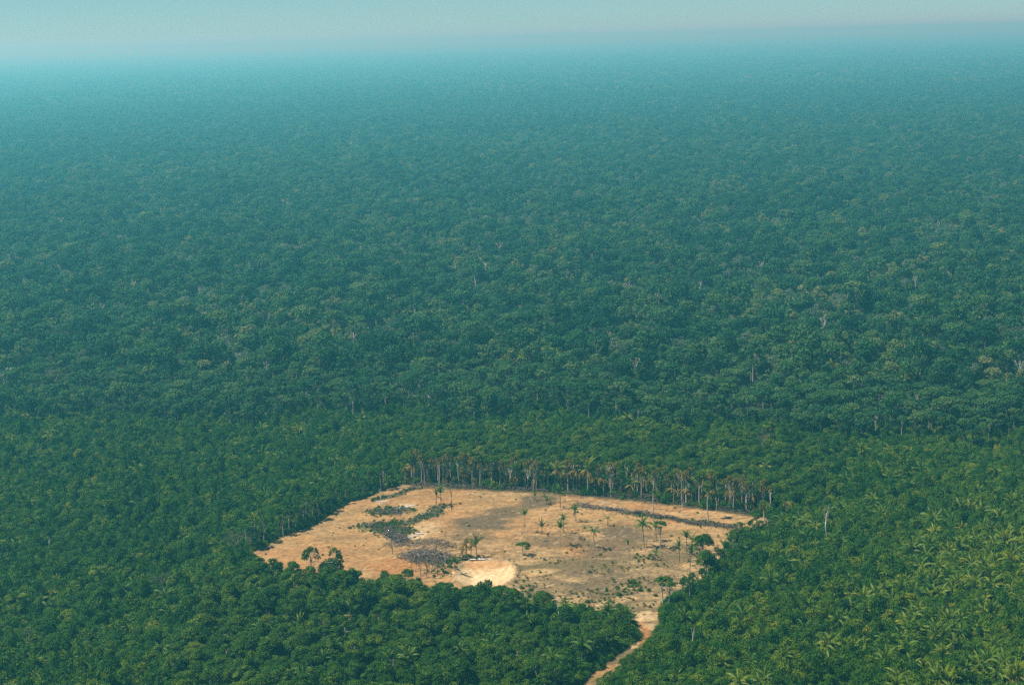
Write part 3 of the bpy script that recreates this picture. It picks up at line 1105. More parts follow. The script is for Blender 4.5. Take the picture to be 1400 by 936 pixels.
x, y = np.meshgrid(np.arange(-7500, 7500, 120.), np.arange(5160, 19000, 120.))
x, y = x.ravel(), y.ravel()
ok = in_view(x, y, 40)
x, y = x[ok], y[ok]
k = len(x)
rot = np.stack([np.zeros(k), np.zeros(k), RG.integers(0, 4, k) * math.pi / 2], 1)
hz = .65 + .75 * fbm(x / 260, y / 260, 97)
scatter('far_forest', 'far rainforest fading into blue haze at the horizon', np.stack([x, y, np.zeros(k)], 1), rot, np.stack([np.ones(k), np.ones(k), hz], 1), RG.integers(0, len(FPF), k), FPF)

# ------------------------------------------------------------------ belt of wood right behind the clearing and beside it
def height_of(px_h, X0, Y0):
    d = math.hypot(X0, Y0)
    D = math.hypot(d, CAM_H)
    return px_h * D / F / (d / D)


BELT = poly([(520, 655), (545, 648), (600, 644), (700, 648), (800, 655), (900, 663), (1000, 676), (1062, 694), (1120, 690), (1135, 650), (1120, 606), (960, 592), (860, 590), (760, 606), (640, 606), (560, 620)])
x, y = jgrid(-140, 190, 600, 860, 5.2, .42)
ok = (sdist(BELT, x, y) > 0) & ~in_open(x, y, 8)
x, y = x[ok], y[ok]
k = len(x)
s = RG.uniform(.45, .8, k) + .25 * (fbm(x / 20, y / 20, 121) - .5)
scatter('back_woodland', 'low bright green woodland behind the back edge of the clearing', np.stack([x, y, np.zeros(k)], 1), zrot(k), np.stack([s * 1.15, s * 1.15, s], 1), RG.integers(0, len(DOME_WHOLE), k), DOME_WHOLE)

# ------------------------------------------------------------------ slender pale stemmed trees lining the clearing
def walk(P, step):
    out = []
    for a, b in zip(P[:-1], P[1:]):
        L = np.linalg.norm(b - a)
        n = np.array([-(b - a)[1], (b - a)[0]]) / L
        for q in np.arange(0, L, step):
            out.append((a + (b - a) * q / L, n))
    return out


EDGE_L = line([(352, 752), (396, 730), (418, 721), (440, 712), (461, 696), (497, 680), (530, 667), (550, 662)])
EDGE_B = line([(552, 661), (633, 665), (690, 668), (773, 672), (830, 678), (885, 683), (941, 690), (1000, 698), (1050, 706)])
EDGE_R = line([(1046, 720), (1022, 726), (1006, 737), (994, 752), (984, 768), (972, 786), (958, 799), (938, 811), (916, 820)])
slim_items = []
LK = ['narrow', 'loose', 'thin', 'flat', 'sparse']


def slim_zone(px, side):
    if side == 'L':
        return ('the left tip of the clearing' if px < 385 else 'the lower left bay' if px < 435 else 'the upper left bay' if px < 490 else 'the upper left green strip')
    if side == 'B':
        return ('the upper left back corner' if px < 600 else 'the tall charred pole' if px < 660 else 'the back edge middle' if px < 740 else
                'the group of brown palms' if px < 830 else 'the thin end of the windrow' if px < 900 else 'the windrow' if px < 975 else 'the far right corner')
    return 'the right corner of the clearing' if py_of > 0 and px > 1000 else 'the right edge of the clearing' if px > 955 else 'the head of the track'


py_of = 1
for P_, side, step in ((EDGE_L, 'L', 3.0), (EDGE_B, 'B', 1.75), (EDGE_R, 'R', 5.5)):
    for row in (0, 1):
        for p, n in walk(P_, step):
            if RG.uniform() < (.28 if row == 0 else .35): continue
            off = RG.uniform(.6, 3.2) if row == 0 else RG.uniform(3.5, 8.5)
            q = p + n * off * (1 if side != 'R' else 1) + RG.normal(0, .8, 2)
            if sdist(CLEAR, np.array([q[0]]), np.array([q[1]]))[0] > -.4:
                q = p - n * off + RG.normal(0, .5, 2)
            if in_open(np.array([q[0]]), np.array([q[1]]), .3)[0]: continue
            h = {'L': RG.uniform(8, 11.5), 'B': RG.uniform(11, 15.5), 'R': RG.uniform(5.5, 9)}[side]
            u, v, _ = proj(np.array([q[0]]), np.array([q[1]]))
            if side == 'L' and 440 < u[0] < 505: h *= .72
            var = int(RG.integers(5))
            sc = h / 12
            tint = float(np.clip(RG.normal(.40, .22), .03, .95))
            t = thing('slender_tree', None, 'slender tree', (q[0], q[1], ground_z(q[0], q[1]) - .15), random.uniform(0, 6.28), (sc * 1.1, sc * 1.1, sc), 'slender trees lining the clearing')
            pale = RG.uniform() < .6
            part('trunk', SLIM_TRUNK[var], t, tint=RG.uniform(.35, .8) if pale else RG.uniform(.02, .3))
            dry = side == 'B' and RG.uniform() < (.9 if row == 0 else .5)
            part('crown', (SLIM_GREY if dry else SLIM_CROWN)[var], t, tint=tint)
            nm = 'scorched' if dry else next(n_ for t_, n_ in TINTN if tint < t_)
            slim_items.append((t, f'{"pale" if pale else "dark"} stemmed {LK[var]} {nm} tree by {slim_zone(u[0], side)}', u[0]))
give_labels(slim_items)

# ------------------------------------------------------------------ palms standing on the bare ground (base x, base y, top y, frond length m, style, fronds, tint, label)
G = 'palms standing on the bare clearing'
for bx, by, ty_, L, st, n, tint, pale, lb in (
        (717, 731, 697, 2.6, 'young', 9, .22, True, 'dark green palm on orange soil above the pale tilted bush, thin stem'),
        (741, 731, 712, 2.7, 'young', 8, .20, False, 'short dark palm between the two tallest palms of the middle of the clearing'),
        (765, 746, 711, 2.7, 'full', 11, .22, True, 'tallest dark palm at the middle of the clearing, long bare stem'),
        (771, 730, 703, 2.5, 'young', 8, .25, False, 'dark palm just behind the tallest palm in the middle of the clearing'),
        (812, 752, 717, 2.5, 'old', 10, .22, True, 'dark bushy headed palm right of the middle on a thin pale stem'),
        (787, 713, 687, 2.6, 'old', 9, .28, True, 'green palm at the left thin end of the windrow'),
        (831, 720, 703, 1.8, 'small', 7, .50, False, 'small olive palm below the windrow with a dark foot'),
        (747, 688, 672, 2.4, 'old', 9, .22, False, 'short dark palm near the back edge, middle of three'),
        (766, 694, 664, 2.5, 'full', 11, .28, False, 'tall green palm near the back edge, rightmost of three'),
        (732, 683, 669, 2.2, 'plume', 4, .85, False, 'small half dry leaning palm near the back edge, leftmost of three'),
        (881, 749, 706, 3.3, 'small', 13, .25, False, 'tall palm with wide flat dark crown below the windrow'),
        (897, 741, 710, 2.4, 'old', 8, .40, False, 'drooping narrow palm beside the small leafy tree below the windrow'),
        (861, 767, 740, 1.8, 'plume', 6, .35, True, 'thin stick like palm with tiny crown on pale dry ground'),
        (896, 767, 750, 2.0, 'old', 8, .55, False, 'short olive palm beside a low green bush on the right of the clearing'),
        (929, 769, 739, 2.3, 'full', 10, .25, False, 'star headed palm left of the right hand palm trio'),
        (939, 759, 727, 2.6, 'young', 10, .25, False, 'tallest palm of the right hand trio with spiky crown'),
        (946, 752, 730, 2.3, 'old', 9, .20, False, 'palm of the right hand trio next to the leafy dark tree'),
        (943, 782, 745, 2.9, 'young', 11, .15, False, 'nearest dark palm of the right hand group, drooping side fronds'),
        (1001, 744, 728, 2.6, 'full', 10, .22, False, 'dark palm at the right border of the clearing under the windrow end'),
        (990, 752, 737, 2.8, 'full', 10, .24, False, 'low wide palm at the right border of the clearing'),
        (596, 692, 670, 2.4, 'plume', 6, .30, False, 'narrow upright green palm on the end of the upper green strip'),
        (603, 690, 664, 3.0, 'young', 10, .28, False, 'green headed palm beside the narrow upright one on the upper strip'),
        (652, 763, 733, 3.2, 'young', 8, .22, False, 'green palm with long leaning fronds beside the shaggy dead palm'),
        (622, 784, 763, 2.3, 'young', 10, .45, False, 'bright green broad leaved palm left of the sand pit'),
        (697, 744, 744, 0, None, 0, 0, False, None)):
    if lb is None: continue
    X0, Y0 = gp(bx, by)
    h = max(.5, height_of(by - ty_, X0, Y0) - L * 1.15)
    put_palm(X0, Y0, h, L, lb, st, n, True, tint, G, pale=pale, dead=(2 if st == 'old' else random.randrange(2)), tilt=random.uniform(-.09, .09))

# leafy little trees on the bare ground
def put_tree(px, py, top, var, label, tint=.3, slim=False, wide=1., cat='tree', group='small trees on the bare clearing'):
    X0, Y0 = gp(px, py)
    h = height_of(py - top, X0, Y0)
    C_, T_ = (SLIM_CROWN, SLIM_TRUNK) if slim else (DOME_CROWN, DOME_TRUNK)
    s = h / (12 if slim else DOME_H[var])
    t = thing('slender_tree' if slim else 'leafy_tree', label, 'slender tree' if slim else cat, (X0, Y0, ground_z(X0, Y0) - .1), random.uniform(0, 6), (s * wide, s * wide, s), group)
    part('trunk', T_[var], t, tint=.8)
    part('crown', C_[var], t, tint=tint)
    return t


put_tree(903, 751, 714, 1, 'small leafy tree with pale stem standing beside the drooping narrow palm', .38, True, 1.3)
put_tree(715, 760, 741, 3, 'pale green tilted bushy tree alone on the straw coloured ground', .62, False, 1.5)
put_tree(961, 772, 732, 0, 'dark leafy tree right of the palm trio', .18, False, .95)
put_tree(966, 796, 752, 4, 'dense column of green foliage at the right border of the clearing', .30, False, 1.15)
put_tree(974, 792, 757, 4, 'second dense green column right of the foliage column at the border', .42, False, 1.0)
put_tree(907, 829, 790, 1, 'thin sparse tree on pale stem right of the head of the track', .50, True, 1.7)
put_tree(915, 831, 793, 4, 'sparse leafy tree next to the thin one at the head of the track', .45, True, 1.6)
LOOSE_C = crown(3.6, 12, 'loose', 620, .27)[0].mesh('crown', [M_LEAF_LOW])
DOME_CROWN.append(LOOSE_C)
DOME_TRUNK.append(DOME_TRUNK[3])
DOME_H.append(12)
put_tree(427, 808, 748, 8, 'tall see through tree standing up against the lower left bare soil', .25, False, .85)
put_tree(461, 808, 750, 8, 'lone slim tree with open crown standing up against the orange soil', .33, False, .7)
put_tree(455, 806, 764, 6, 'rounded bright green tree at the edge below the slim open crowned tree', .52, False, .9)
put_tree(893, 706, 672, 4, 'pale sparse tree with white stem standing on the windrow', .75, True, .9)
put_tree(1044, 712, 684, 2, 'grey sparse tree at the far right corner of the clearing', .7, True, 1.5)
put_tree(968, 710, 658, 2, 'tall dry leaved tree with white foot standing in the windrow', .95, True, .9)
put_tree(558, 799, 777, 6, 'round dark tree at the edge beside the brush pile', .2, False, .9)
for bx, by, tp, v_, lb in ((872, 906, 886, 6, 'low round tree in front of the track bend, rightmost of four'), (862, 912, 894, 2, 'low round tree in front of the track bend, third from left'),
                           (853, 917, 899, 6, 'low round tree in front of the track bend, second from left'), (838, 938, 922, 2, 'low round tree in front of the lowest track piece')):
    put_tree(bx, by, tp, v_, lb, .45, False, 1.0, group='low trees beside the track')
put_tree(146, 716, 684, 1, 'lime headed leaning tree with forked pale stem in left scrub', .98, True, 1.5, group='lone trees in the left scrub')
put_tree(114, 700, 678, 2, 'thin pale tree beside the lime headed leaning tree in left scrub', .8, True, 1.1, group='lone trees in the left scrub')

# ------------------------------------------------------------------ brown dying palms along the back edge and the shaggy dead palm by the pit
G = 'brown dying palms along the back edge'
for bx, by, ty_, L, n, dd, tint, pale, lb in (
        (565, 661, 628, 4.4, 3, 9, .35, True, 'brown palm with pale stem at the upper left back corner'),
        (581, 660, 640, 3.2, 0, 8, .3, False, 'small rust brown dead palm right of the upper left back corner'),
        (601, 660, 629, 4.2, 4, 8, .3, True, 'grey brown shaggy palm behind the upright strip palms'),
        (628, 662, 634, 3.6, 5, 4, .35, True, 'half green palm with thin pale stem behind the charred pole'),
        (643, 661, 627, 3.6, 3, 7, .3, False, 'brown topped tall palm right of the charred pole'),
        (651, 664, 632, 4.2, 0, 11, .3, False, 'straw coloured palm column hanging to the ground, left of the pale stemmed palm'),
        (662, 663, 625, 4.4, 4, 8, .4, False, 'brown and green palm just left of the bright pale stemmed palm'),
        (671, 664, 628, 4.2, 8, 3, .5, True, 'palm with straight bright pale stem at the back edge'),
        (743, 670, 638, 3.8, 5, 5, .35, True, 'half brown palm behind the leftmost of three short palms'),
        (763, 673, 635, 4.6, 8, 4, .62, False, 'yellow green drooping palm at the left end of the brown palm group'),
        (778, 674, 636, 4.6, 2, 9, .4, False, 'brown palm second in the brown palm group'),
        (789, 675, 637, 4.4, 2, 9, .4, False, 'brown palm in the middle of the brown palm group'),
        (804, 678, 633, 5.4, 7, 8, .75, True, 'largest straw headed palm with pale stem in the brown palm group'),
        (820, 678, 645, 4.8, 3, 8, .3, False, 'dark drooping palm right of the largest straw headed palm'),
        (863, 681, 656, 4.0, 5, 5, .5, False, 'pale leaved palm behind the thin end of the windrow'),
        (900, 684, 661, 4.2, 3, 8, .45, False, 'straw coloured palm behind the white stemmed windrow tree'),
        (916, 685, 652, 4.0, 3, 8, .4, False, 'tall brown palm behind the windrow, left of the white pole'),
        (963, 692, 646, 5.2, 4, 10, .4, False, 'big rust topped palm behind the dry leaved windrow tree'),
        (979, 695, 662, 4.2, 4, 6, .4, False, 'brown fronded palm right of the big rust topped palm'),
        (1000, 696, 672, 4.4, 0, 9, .4, False, 'fan shaped dead palm low at the right part of the back edge'),
        (1075, 705, 684, 4.2, 0, 7, .8, False, 'bent straw coloured dead palm beyond the far right corner')):
    X0, Y0 = gp(bx, by)
    Y0 += 1.5
    h = max(1.0, height_of(by - ty_, X0, Y0) - L * (.62 if n else .25))
    put_palm(X0, Y0, h, L, lb, 'old' if n < 5 else 'full', max(n, 1), True, tint, G, 'dying_palm', 'dying palm', dd, pale, green=n > 0)
dying_items = []
for p, n in walk(EDGE_B, 4.6):
    q = p + n * RG.uniform(.3, 4.5) + RG.normal(0, .7, 2)
    if in_open(q[:1], q[1:], .2)[0] or RG.uniform() < .12: continue
    u_, v_, _ = proj(q[:1], q[1:])
    alive = int(RG.choice([0, 2, 4], p=[.85, .1, .05]))
    L = RG.uniform(2.6, 3.8)
    pale = bool(RG.uniform() < .4)
    t = put_palm(float(q[0]), float(q[1]), RG.uniform(4.5, 9.5), L, None, 'old', max(alive, 1), True, .35, G, 'dying_palm', 'dying palm', int(RG.integers(7, 12)), pale, green=alive > 0)
    dying_items.append((t, f'{"part green" if alive else "wholly brown"} {"pale stemmed " if pale else ""}hanging palm by {slim_zone(u_[0], "B")}', u_[0]))
give_labels(dying_items)
for bx, by, ht, tl, lb in ((643, 766, 24, .12, 'dark dead palm leaning right of the tallest shaggy one above the pit'), (632, 768, 20, -.1, 'lowest dark dead palm left of the tallest shaggy one above the pit')):
    X0, Y0 = gp(bx, by)
    put_palm(X0, Y0, height_of(ht, X0, Y0), 3.4, lb, 'old', 1, True, .2, 'shaggy dead palms above the sand pit', 'dead_palm', 'dead palm', 11, green=False, tilt=tl)
X0, Y0 = gp(638, 766)
put_palm(X0, Y0, height_of(30, X0, Y0), 4.2, 'tallest shaggy dark dead palm with hanging skirt above the sand pit', 'old', 1, True, .2, 'shaggy dead palms above the sand pit', 'dead_palm', 'dead palm', 16, green=False)

# ------------------------------------------------------------------ bare and charred trunks
G = 'bare trunks standing in and around the clearing'
for bx, by, ty_, var, mats, tint, lb in (
        (617, 697, 663, 3, 'c', .2, 'tall charred pole with few stubs right of the strip palms'),
        (520, 691, 667, 3, 'w', .9, 'thin white trunk on the upper left green strip'),
        (543, 702, 686, 3, 'w', .8, 'short pale pole in the upper left green patch'),
        (561, 711, 696, 3, 'd', .3, 'thin brown pole on the straw gap between the green strips'),
        (549, 709, 703, 3, 'c', .2, 'small dark stump pole beside the straw gap'),
        (537, 757, 724, 3, 'c', .3, 'black charred trunk on the lower left orange soil'),
        (593, 752, 731, 3, 'w', .9, 'bright white pole in the burnt patch left of the pit'),
        (597, 763, 747, 3, 'd', .3, 'dark forked snag at the top of the brush pile'),
        (626, 763, 741, 3, 'w', .6, 'pale pole left of the shaggy dead palm'),
        (609, 778, 762, 3, 'w', .6, 'pale pole standing beside the brush pile and the broad leaved palm'),
        (909, 707, 697, 3, 'w', .8, 'short white pole on the windrow'),
        (933, 704, 684, 3, 'w', 1., 'bright white pole between windrow and back edge'),
        (979, 699, 680, 3, 'w', .6, 'thin pale pole behind the orange strip'),
        (1024, 696, 660, 1, 'w', .8, 'tall pale bare tree near the far right corner'),
        (699, 668, 636, 1, 'w', .6, 'pale forked bare tree at the middle of the back edge'),
        (693, 667, 640, 0, 'w', .4, 'grey many limbed bare tree left of the pale forked one'),
        (722, 668, 636, 1, 'w', .7, 'bare pale tree with two stems right of the middle of the back edge'),
        (763, 856, 818, 3, 'w', .7, 'white dead tree in the wood left of the track'),
        (948, 890, 856, 3, 'w', .6, 'pale bare pole in the scrub right of the track'),
        (1130, 742, 690, 3, 'w', .3, 'tall thin bare pole in the scrub right of the clearing'),
        (1153, 750, 732, 3, 'w', .8, 'short white pole in the scrub right of the tall thin pole'),
        (42, 902, 858, 1, 'd', .95, 'pale bare forked tree in the bottom left scrub'),
        (69, 758, 733, 3, 'w', .6, 'thin pale pole in the left scrub'),
        (324, 768, 728, 2, 'd', .6, 'grey twiggy bare tree in the scrub left of the lower left bay'),
        (222, 822, 784, 2, 'd', .5, 'brown twiggy bush like tree in the lower left scrub'),
        (340, 752, 726, 2, 'd', .75, 'second grey twiggy bare tree next to the left tip'),
        (1043, 624, 590, 2, 'd', .8, 'grey dead tree standing above the wood behind the right corner'),
        (1038, 700, 668, 0, 'd', .7, 'grey dead tree behind the far right corner'),
        (10, 545, 505, 0, 'w', .9, 'white bare tree at the left frame edge on the forest front'),
        (76, 548, 505, 2, 'd', .8, 'grey leafless crown over the left forest front')):
    X0, Y0 = gp(bx, by)
    put_bare(X0, Y0, height_of(by - ty_, X0, Y0), lb, var, {'c': BARE_CHAR, 'w': BARE_ME, 'd': BARE_GREY}[mats], G, tint=tint)
# dead saplings heaped at the brush pile
for i, (bx, by, ty_) in enumerate(((568, 782, 762), (575, 786, 761), (583, 789, 764), (590, 784, 759), (598, 787, 763), (605, 783, 765), (572, 774, 757), (587, 776, 757))):
    X0, Y0 = gp(bx, by)
    o = put_bare(X0, Y0, height_of(by - ty_, X0, Y0), 'leafless grey sapling in the brush pile left of the sand pit, ' + ['leftmost', 'third from left', 'fourth from left', 'sixth from left', 'seventh from left', 'rightmost', 'second from left', 'fifth from left'][i],
                 2, BARE_GREY, 'dead saplings in the brush pile', 'dead_sapling', 'dead sapling', .3 + .07 * i)
    o.rotation_euler = (random.uniform(-.35, .35), random.uniform(-.35, .35), random.uniform(0, 6))

# ------------------------------------------------------------------ felled wood
def log_mb(L, r, seed):
    rg = np.random.default_rng(seed)
    mb = MB()
    k = 5
    xs = np.linspace(-L / 2, L / 2, k)
    tube(mb, np.stack([xs, rg.normal(0, .05 * L ** .5, k), r * .9 + rg.normal(0, .03, k)], 1), r * np.linspace(1.1, .75, k), 7, .6)
    tube(mb, [(-L * .1, 0, r), (L * .02, r * 2, r * 2.2), (L * .06, r * 3.2, r * 2.8)], [r * .45, r * .3, r * .15], 5, .6)
    mb.add([(-L / 2, r * math.cos(a), r + r * math.sin(a)) for a in (0, 1.57, 3.14, 4.71)], [(0, 1, 2, 3)], .8)
    return mb


LOGS_DARK = [log_mb(L, r * .8, i).mesh('log', [M_DEBRIS]) for i, (L, r) in enumerate(((6, .28), (4.5, .24), (7.5, .3), (3.5, .3)))]
LOGS = [log_mb(L, r * .85, i).mesh('log', [M_WHITE]) for i, (L, r) in enumerate(((6, .28), (4.5, .24), (7.5, .3), (3.5, .3)))]
for px, py, a, v, tint, lb in ((655, 768, .05, 2, 1., 'long white felled log above the sand pit'), (662, 766, -.08, 0, .8, 'second pale felled log just behind the long white one'),
                              (556, 737, .3, 0, .9, 'white felled log on the pale patch, lowest of three'), (566, 734, .25, 1, .8, 'white felled log on the pale patch, middle of three'),
                              (574, 731, .2, 3, .9, 'white felled log on the pale patch, uppermost of three'), (555, 694, .15, 0, 1., 'pale log beside the upper left green patch'),
                              (562, 691, .35, 1, .8, 'second pale log right of the upper left green patch'), (522, 686, .1, 1, .9, 'pale log on the upper left green strip'),
                              (835, 698, -.1, 1, .8, 'brown log on the thin left part of the windrow'), (915, 710, -.25, 0, .7, 'brown log lying along the windrow below the white pole'),
                              (965, 713, -.3, 0, .9, 'brown log on the right half of the windrow'), (1002, 721, .5, 0, .9, 'brown log at the right end of the windrow'),
                              (1012, 727, .15, 1, .9, 'brown log lying between windrow end and scrub'), (760, 671, -.05, 2, .7, 'long brown log along the back edge behind the three short palms'),
                              (1010, 697, .6, 2, .6, 'brown log leaning in the slash at the right part of the back edge')):
    X0, Y0 = gp(px, py)
    o = link(bpy.data.objects.new('felled_log', (LOGS_DARK if 'windrow' in lb or 'edge' in lb else LOGS)[v]))
    o.location = (X0, Y0, ground_z(X0, Y0) + (.35 if 'windrow' in lb else .02))
    o.rotation_euler = (0, random.uniform(-.06, .06), a)
    o['tint'] = tint * .8
    tag(o, lb, 'log', 'felled logs')


def sticks(name, label, P_, w, n, lmin, lmax, hmax, tint0=.5, mat=None, rmin=.04, rmax=.17):
    mb = MB()
    segL = np.linalg.norm(np.diff(P_, axis=0), axis=1)
    for i in range(n):
        j = RG.choice(len(segL), p=segL / segL.sum())
        q = RG.uniform()
        c = P_[j] + (P_[j + 1] - P_[j]) * q + RG.normal(0, w * .5, 2)
        L = RG.uniform(lmin, lmax)
        r = RG.uniform(rmin, rmax)
        a = RG.uniform(0, math.pi)
        e = RG.normal(0, .3)
        d = np.array([math.cos(a) * math.cos(e), math.sin(a) * math.cos(e), math.sin(e)]) * L / 2
        m = np.array([c[0], c[1], ground_z(*c) + abs(RG.normal(0, hmax * .5)) + r])
        tube(mb, [m - d, m + RG.normal(0, .06, 3), m + d], [r, r * .9, r * .6], 4, np.clip(RG.normal(tint0, .3), 0, 1))
    o = link(bpy.data.objects.new(name, mb.mesh(name, [mat or M_DEBRIS])))
    tag(o, label, kind='stuff')
    return o


for i, (L, w, k) in enumerate(STRIPS):
    if k == 'wood':
        sticks('windrow', ['long windrow of pushed up branches, thin left end', 'long windrow of pushed up branches, broad right end', '', '', '', '', '', 'broken wood below the left green strip', '', 'heaped grey branches of the brush pile'][i] or 'heap of broken branches',
               L, w, int(160 * w), .8, 3.6, .9 if i != 9 else 2.2, .22)
    elif k == 'green':
        sticks('cut_branches', ['', '', 'cut branches lying between windrow and orange strip', 'cut branches in the uppermost green strip', 'cut branches in the upper left green patch', 'cut branches in the long upper green strip', 'cut branches in the left green patch'][i], L, w, int(45 * w), .6, 3.0, .4, .2)
    elif k == 'burn':
        sticks('burnt_branches', 'burnt branches scattered on the brown patch left of the pit', L, w, 260, .5, 2.5, .4, .35)
    elif k == 'edge':
        sticks('edge_slash', 'tangle of grey branches along the back edge of the clearing', L + np.array([0, 3.4]), 2.4, 1000, .8, 4.2, 1.5, .2)
# litter of twigs over the bare soil
mb = MB()
x, y = RG.uniform(bx0, bx1, 22000), RG.uniform(by0, by1, 22000)
w = sm(645, 585, y) * sm(-50, 0, x) * .8 + .12
ok = (sdist(CLEAR, x, y) > 0) & (sdist(PIT_RIM, x, y) < -1) & (RG.uniform(size=22000) < w * sm(.35, .6, fbm(x / 9, y / 6, 131)) * 1.5)
for px, py in zip(x[ok], y[ok]):
    a, L, r = RG.uniform(0, 3.14), RG.uniform(.4, 2.2), RG.uniform(.03, .10)
    d = np.array([math.cos(a), math.sin(a), RG.normal(0, .12)]) * L / 2
    m = np.array([px, py, ground_z(px, py) + r + .03])
    tube(mb, [m - d, m + d], [r, r * .6], 4, np.clip(RG.normal(.45, .3), 0, 1))
tag(link(bpy.data.objects.new('twig_litter', mb.mesh('twig_litter', [M_DEBRIS]))), 'dry twigs and chips littering the bare soil', kind='stuff')
# weeds and dry tufts
x, y = RG.uniform(bx0, bx1, 12000), RG.uniform(by0, by1, 12000)
ok = (sdist(CLEAR, x, y) > 0) & (sdist(PIT_RIM, x, y) < -1) & (RG.uniform(size=12000) < (sm(640, 580, y) * sm(-50, 0, x) * .8 + .10) * sm(.4, .62, fbm(x / 8, y / 6, 133)))
x, y = x[ok], y[ok]
k = len(x)
s = RG.uniform(.08, .28, k)
GREYBUSH = [b.mesh('tuft', [M_GREYLEAF]) for b in BUSH]
scatter('dry_tufts', 'dry grey tufts and regrowth dotting the bare soil', np.stack([x, y, [ground_z(a_, b_) for a_, b_ in zip(x, y)]], 1), zrot(k), np.stack([s * 1.2, s * 1.2, s], 1), RG.integers(0, 12, k), [m for m in GREYBUSH] + BUSH_L)
x = []
for cx, cy, rx, n in ((869, 803, 3.2, 26), (866, 796, 2.2, 10), (880, 764, 3.5, 16), (935, 798, 2.0, 10), (640, 763, 4, 26), (622, 770, 3, 22), (606, 780, 5, 34), (600, 770, 4, 16), (530, 722, 7, 60), (548, 730, 5, 30), (525, 701, 6, 30), (850, 812, 8, 40), (716, 812, 6, 20), (745, 814, 9, 36), (800, 822, 9, 40)):
    X0, Y0 = gp(cx, cy)
    for i in range(n): x.append((X0 + random.gauss(0, rx * .6), Y0 + random.gauss(0, rx * .6)))
x = [p for p in x if sdist(PIT_RIM, np.array([p[0]]), np.array([p[1]]))[0] < -.5]
k = len(x)
s = RG.uniform(.16, .46, k)
scatter('regrowth', 'green regrowth bushes on the bare soil near its lower edge', np.array([(a_, b_, ground_z(a_, b_) - .1) for a_, b_ in x]), zrot(k), np.stack([s, s, s], 1), RG.integers(0, 6, k), BUSH_L)
# scorched shrubs along the back edge
pts = [(p + n * RG.uniform(.5, 6)) for p, n in walk(EDGE_B, .75)]
pts = [q for q in pts if not in_open(np.array([q[0]]), np.array([q[1]]), .3)[0]]
k = len(pts)
s = RG.uniform(.5, 1.2, k)
scatter('scorched_shrubs', 'scorched grey brown shrubs along the back edge of the clearing', np.array([(q[0], q[1], -.1) for q in pts]), zrot(k), np.stack([s * .75, s * .75, s * RG.uniform(1., 2.4, k)], 1), RG.integers(0, 6, k), GREYBUSH)

# ------------------------------------------------------------------ palms of the scrub: the 300 that show largest are single palms
x, y = jgrid(-330, 330, 425, 900, 4.6, .45)
u, v, d = proj(x, y, 2.)
ok = (u > -30) & (u < 1430) & (v < 975) & (y < front_y(x) + 10) & (sdist(CLEAR, x, y) < -4) & (sdist(TRACK, x, y) < -3.5)
x, y, u, v, d = x[ok], y[ok], u[ok], v[ok], d[ok]
grove = sm(1120, 1300, u) * sm(625, 730, v)
pr = .055 + .30 * grove + .10 * sm(880, 960, u) * sm(700, 760, v) + .05 * sm(350, 200, u) * sm(740, 840, v)
pr *= np.clip(.25 + 1.6 * fbm(x / 14, y / 14, 141), .2, 1.4)
pr = np.where(sdist(FOREST_LOW, x, y) > 2, .06, pr)
ok = RG.uniform(size=len(x)) < pr
x, y, u, v, d = x[ok], y[ok], u[ok], v[ok], d[ok]
size = RG.uniform(.55, 1.2, len(x)) * (1 + .12 * sm(1100, 1300, u))
rank = np.argsort(-(size / d) * ((u > 0) & (u < 1400) & (v < 945)))
first, rest = rank[:290], rank[290:]
n_palm = (len(first), len(rest))
palm_items = []


def palm_zone(px, py):
    if px < 370:
        a = 'bottom left scrub' if py > 830 else 'scrub left of the lower bay' if py > 720 else 'left scrub below forest front'
        b = ' at its far left' if px < 120 else ' nearer the clearing' if px > 250 else ' at its middle'
        return a + b
    if py < 700 and px < 1060: return 'growth behind the back edge' + (' on the left' if px < 650 else ' on the right' if px > 850 else ' at its middle')
    if px < 870: return 'the wood below the clearing'
    if px < 1040: return 'scrub right of the track' if py > 830 else 'growth right of the clearing'
    a = 'palm grove' if px > 1200 else 'right scrub'
    b = (' along the bottom edge' if py > 885 else ' just above the bottom edge' if py > 845 else ' level with the track head' if py > 800 else ' level with the sand pit' if py > 755 else
         ' level with the windrow' if py > 700 else ' level with the back edge' if py > 650 else ' near the forest front')
    return a + b


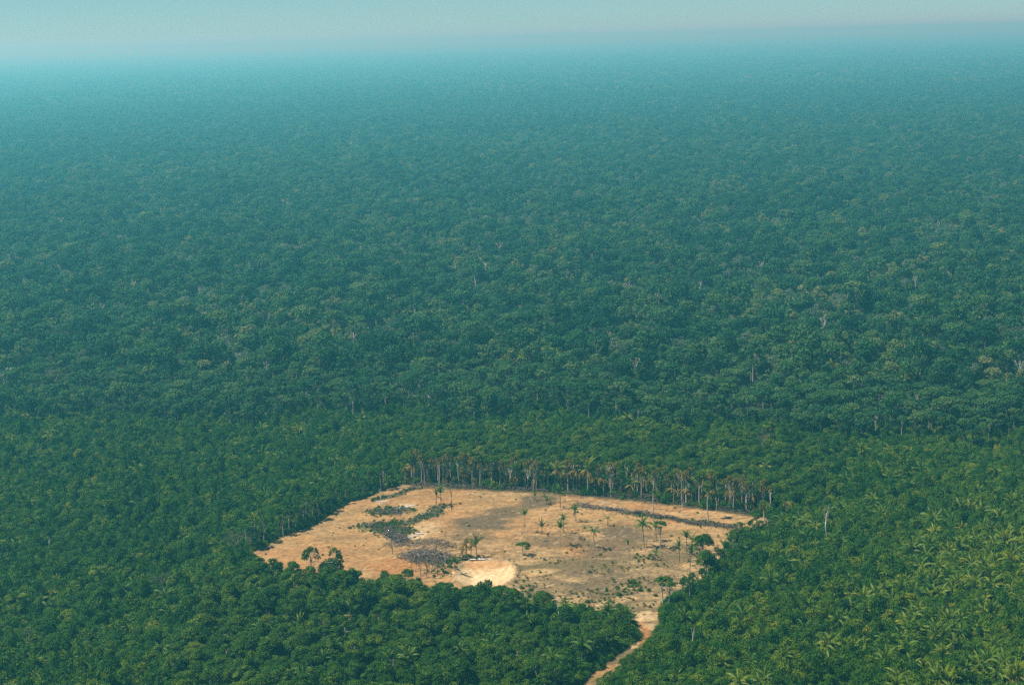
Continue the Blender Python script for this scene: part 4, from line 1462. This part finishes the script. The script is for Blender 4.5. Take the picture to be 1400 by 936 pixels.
PT = [(.25, 'dark green'), (.45, 'mid green'), (.65, 'light green'), (.82, 'lime'), (2, 'yellowing')]
for j, i in enumerate(first):
    g = float(grove[i])
    lime = float(lime_zone(np.array([x[i]]), np.array([y[i]]))[0])
    tint = float(np.clip(RG.normal(.34 + .34 * lime, .20), .04, .98))
    L = 5.0 * size[i]
    h = RG.uniform(2.0, 3.4) * (1 + .35 * g)
    if sdist(FOREST_LOW, x[i:i + 1], y[i:i + 1])[0] > 2: h += RG.uniform(3, 5)
    dead = int(RG.choice([0, 1, 2, 3], p=[.4, .25, .2, .15]))
    nm = next(n_ for t_, n_ in PT if tint < t_)
    hh = 'tall' if h > 3.6 else 'low' if h < 2.5 else 'middling'
    ph = f'{hh} {nm} palm in {palm_zone(u[i], v[i])}'.replace(' level with the ', ' by ').replace('just above the', 'above')
    if j < 90:
        st = ['full', 'young', 'old', 'old', 'plume', 'small'][RG.integers(6)]
        ph = ('brown skirted ' if dead else '') + ph
        t = put_palm(float(x[i]), float(y[i]), h, L, None, st, int(RG.integers(11, 15)), True, tint, 'palms rising out of the scrub', dead=dead, tilt=random.uniform(-.14, .14))
    else:
        t = put_palm(float(x[i]), float(y[i]), h, L, None, split=False, tint=tint, group='palms rising out of the scrub', var=int(RG.integers(8)), tilt=random.uniform(-.16, .16))
    palm_items.append((t, ph, u[i]))
give_labels(palm_items)
k = len(rest)
if k:
    s = .72 * size[rest]
    scatter('scrub_palms', 'smaller palms scattered through the scrub', np.stack([x[rest], y[rest], np.zeros(k)], 1), zrot(k), np.stack([s, s, s], 1), RG.integers(0, 8, k), PALM_WHOLE_ME)
# young palms without stems, plumes of pale fronds just topping the bushes
x, y = jgrid(-330, 330, 425, 900, 4.2, .48)
ok = in_view(x, y, 40) & (y < front_y(x) + 6) & ~in_open(x, y, 2.5) & (RG.uniform(size=len(x)) < .10 + .30 * fbm(x / 12, y / 12, 151) ** 2 + .05 * sm(1000, 1200, proj(x, y)[0]))
x, y = x[ok], y[ok]
k = len(x)
s = RG.uniform(.28, .58, k)
scatter('young_palms', 'small stemless palms poking out of the scrub', np.stack([x, y, RG.uniform(.3, 1.8, k)], 1), zrot(k), np.stack([s * .8, s * .8, s * 1.1], 1), RG.choice([1, 4, 4, 6], k), PALM_CROWN_ME)
# the last visible forest before the horizon
x, y = np.meshgrid(np.arange(-17000, 17000, 240.), np.arange(19080, 46000, 240.))
x, y = x.ravel(), y.ravel()
ok = in_view(x, y, 30)
x, y = x[ok], y[ok]
k = len(x)
rot = np.stack([np.zeros(k), np.zeros(k), RG.integers(0, 4, k) * math.pi / 2], 1)
scatter('horizon_forest', 'forest dissolving in haze along the horizon', np.stack([x, y, np.zeros(k)], 1), rot, np.stack([np.full(k, 2.), np.full(k, 2.), .75 + .5 * fbm(x / 900, y / 900, 99)], 1), RG.integers(0, len(FPF), k), FPF)
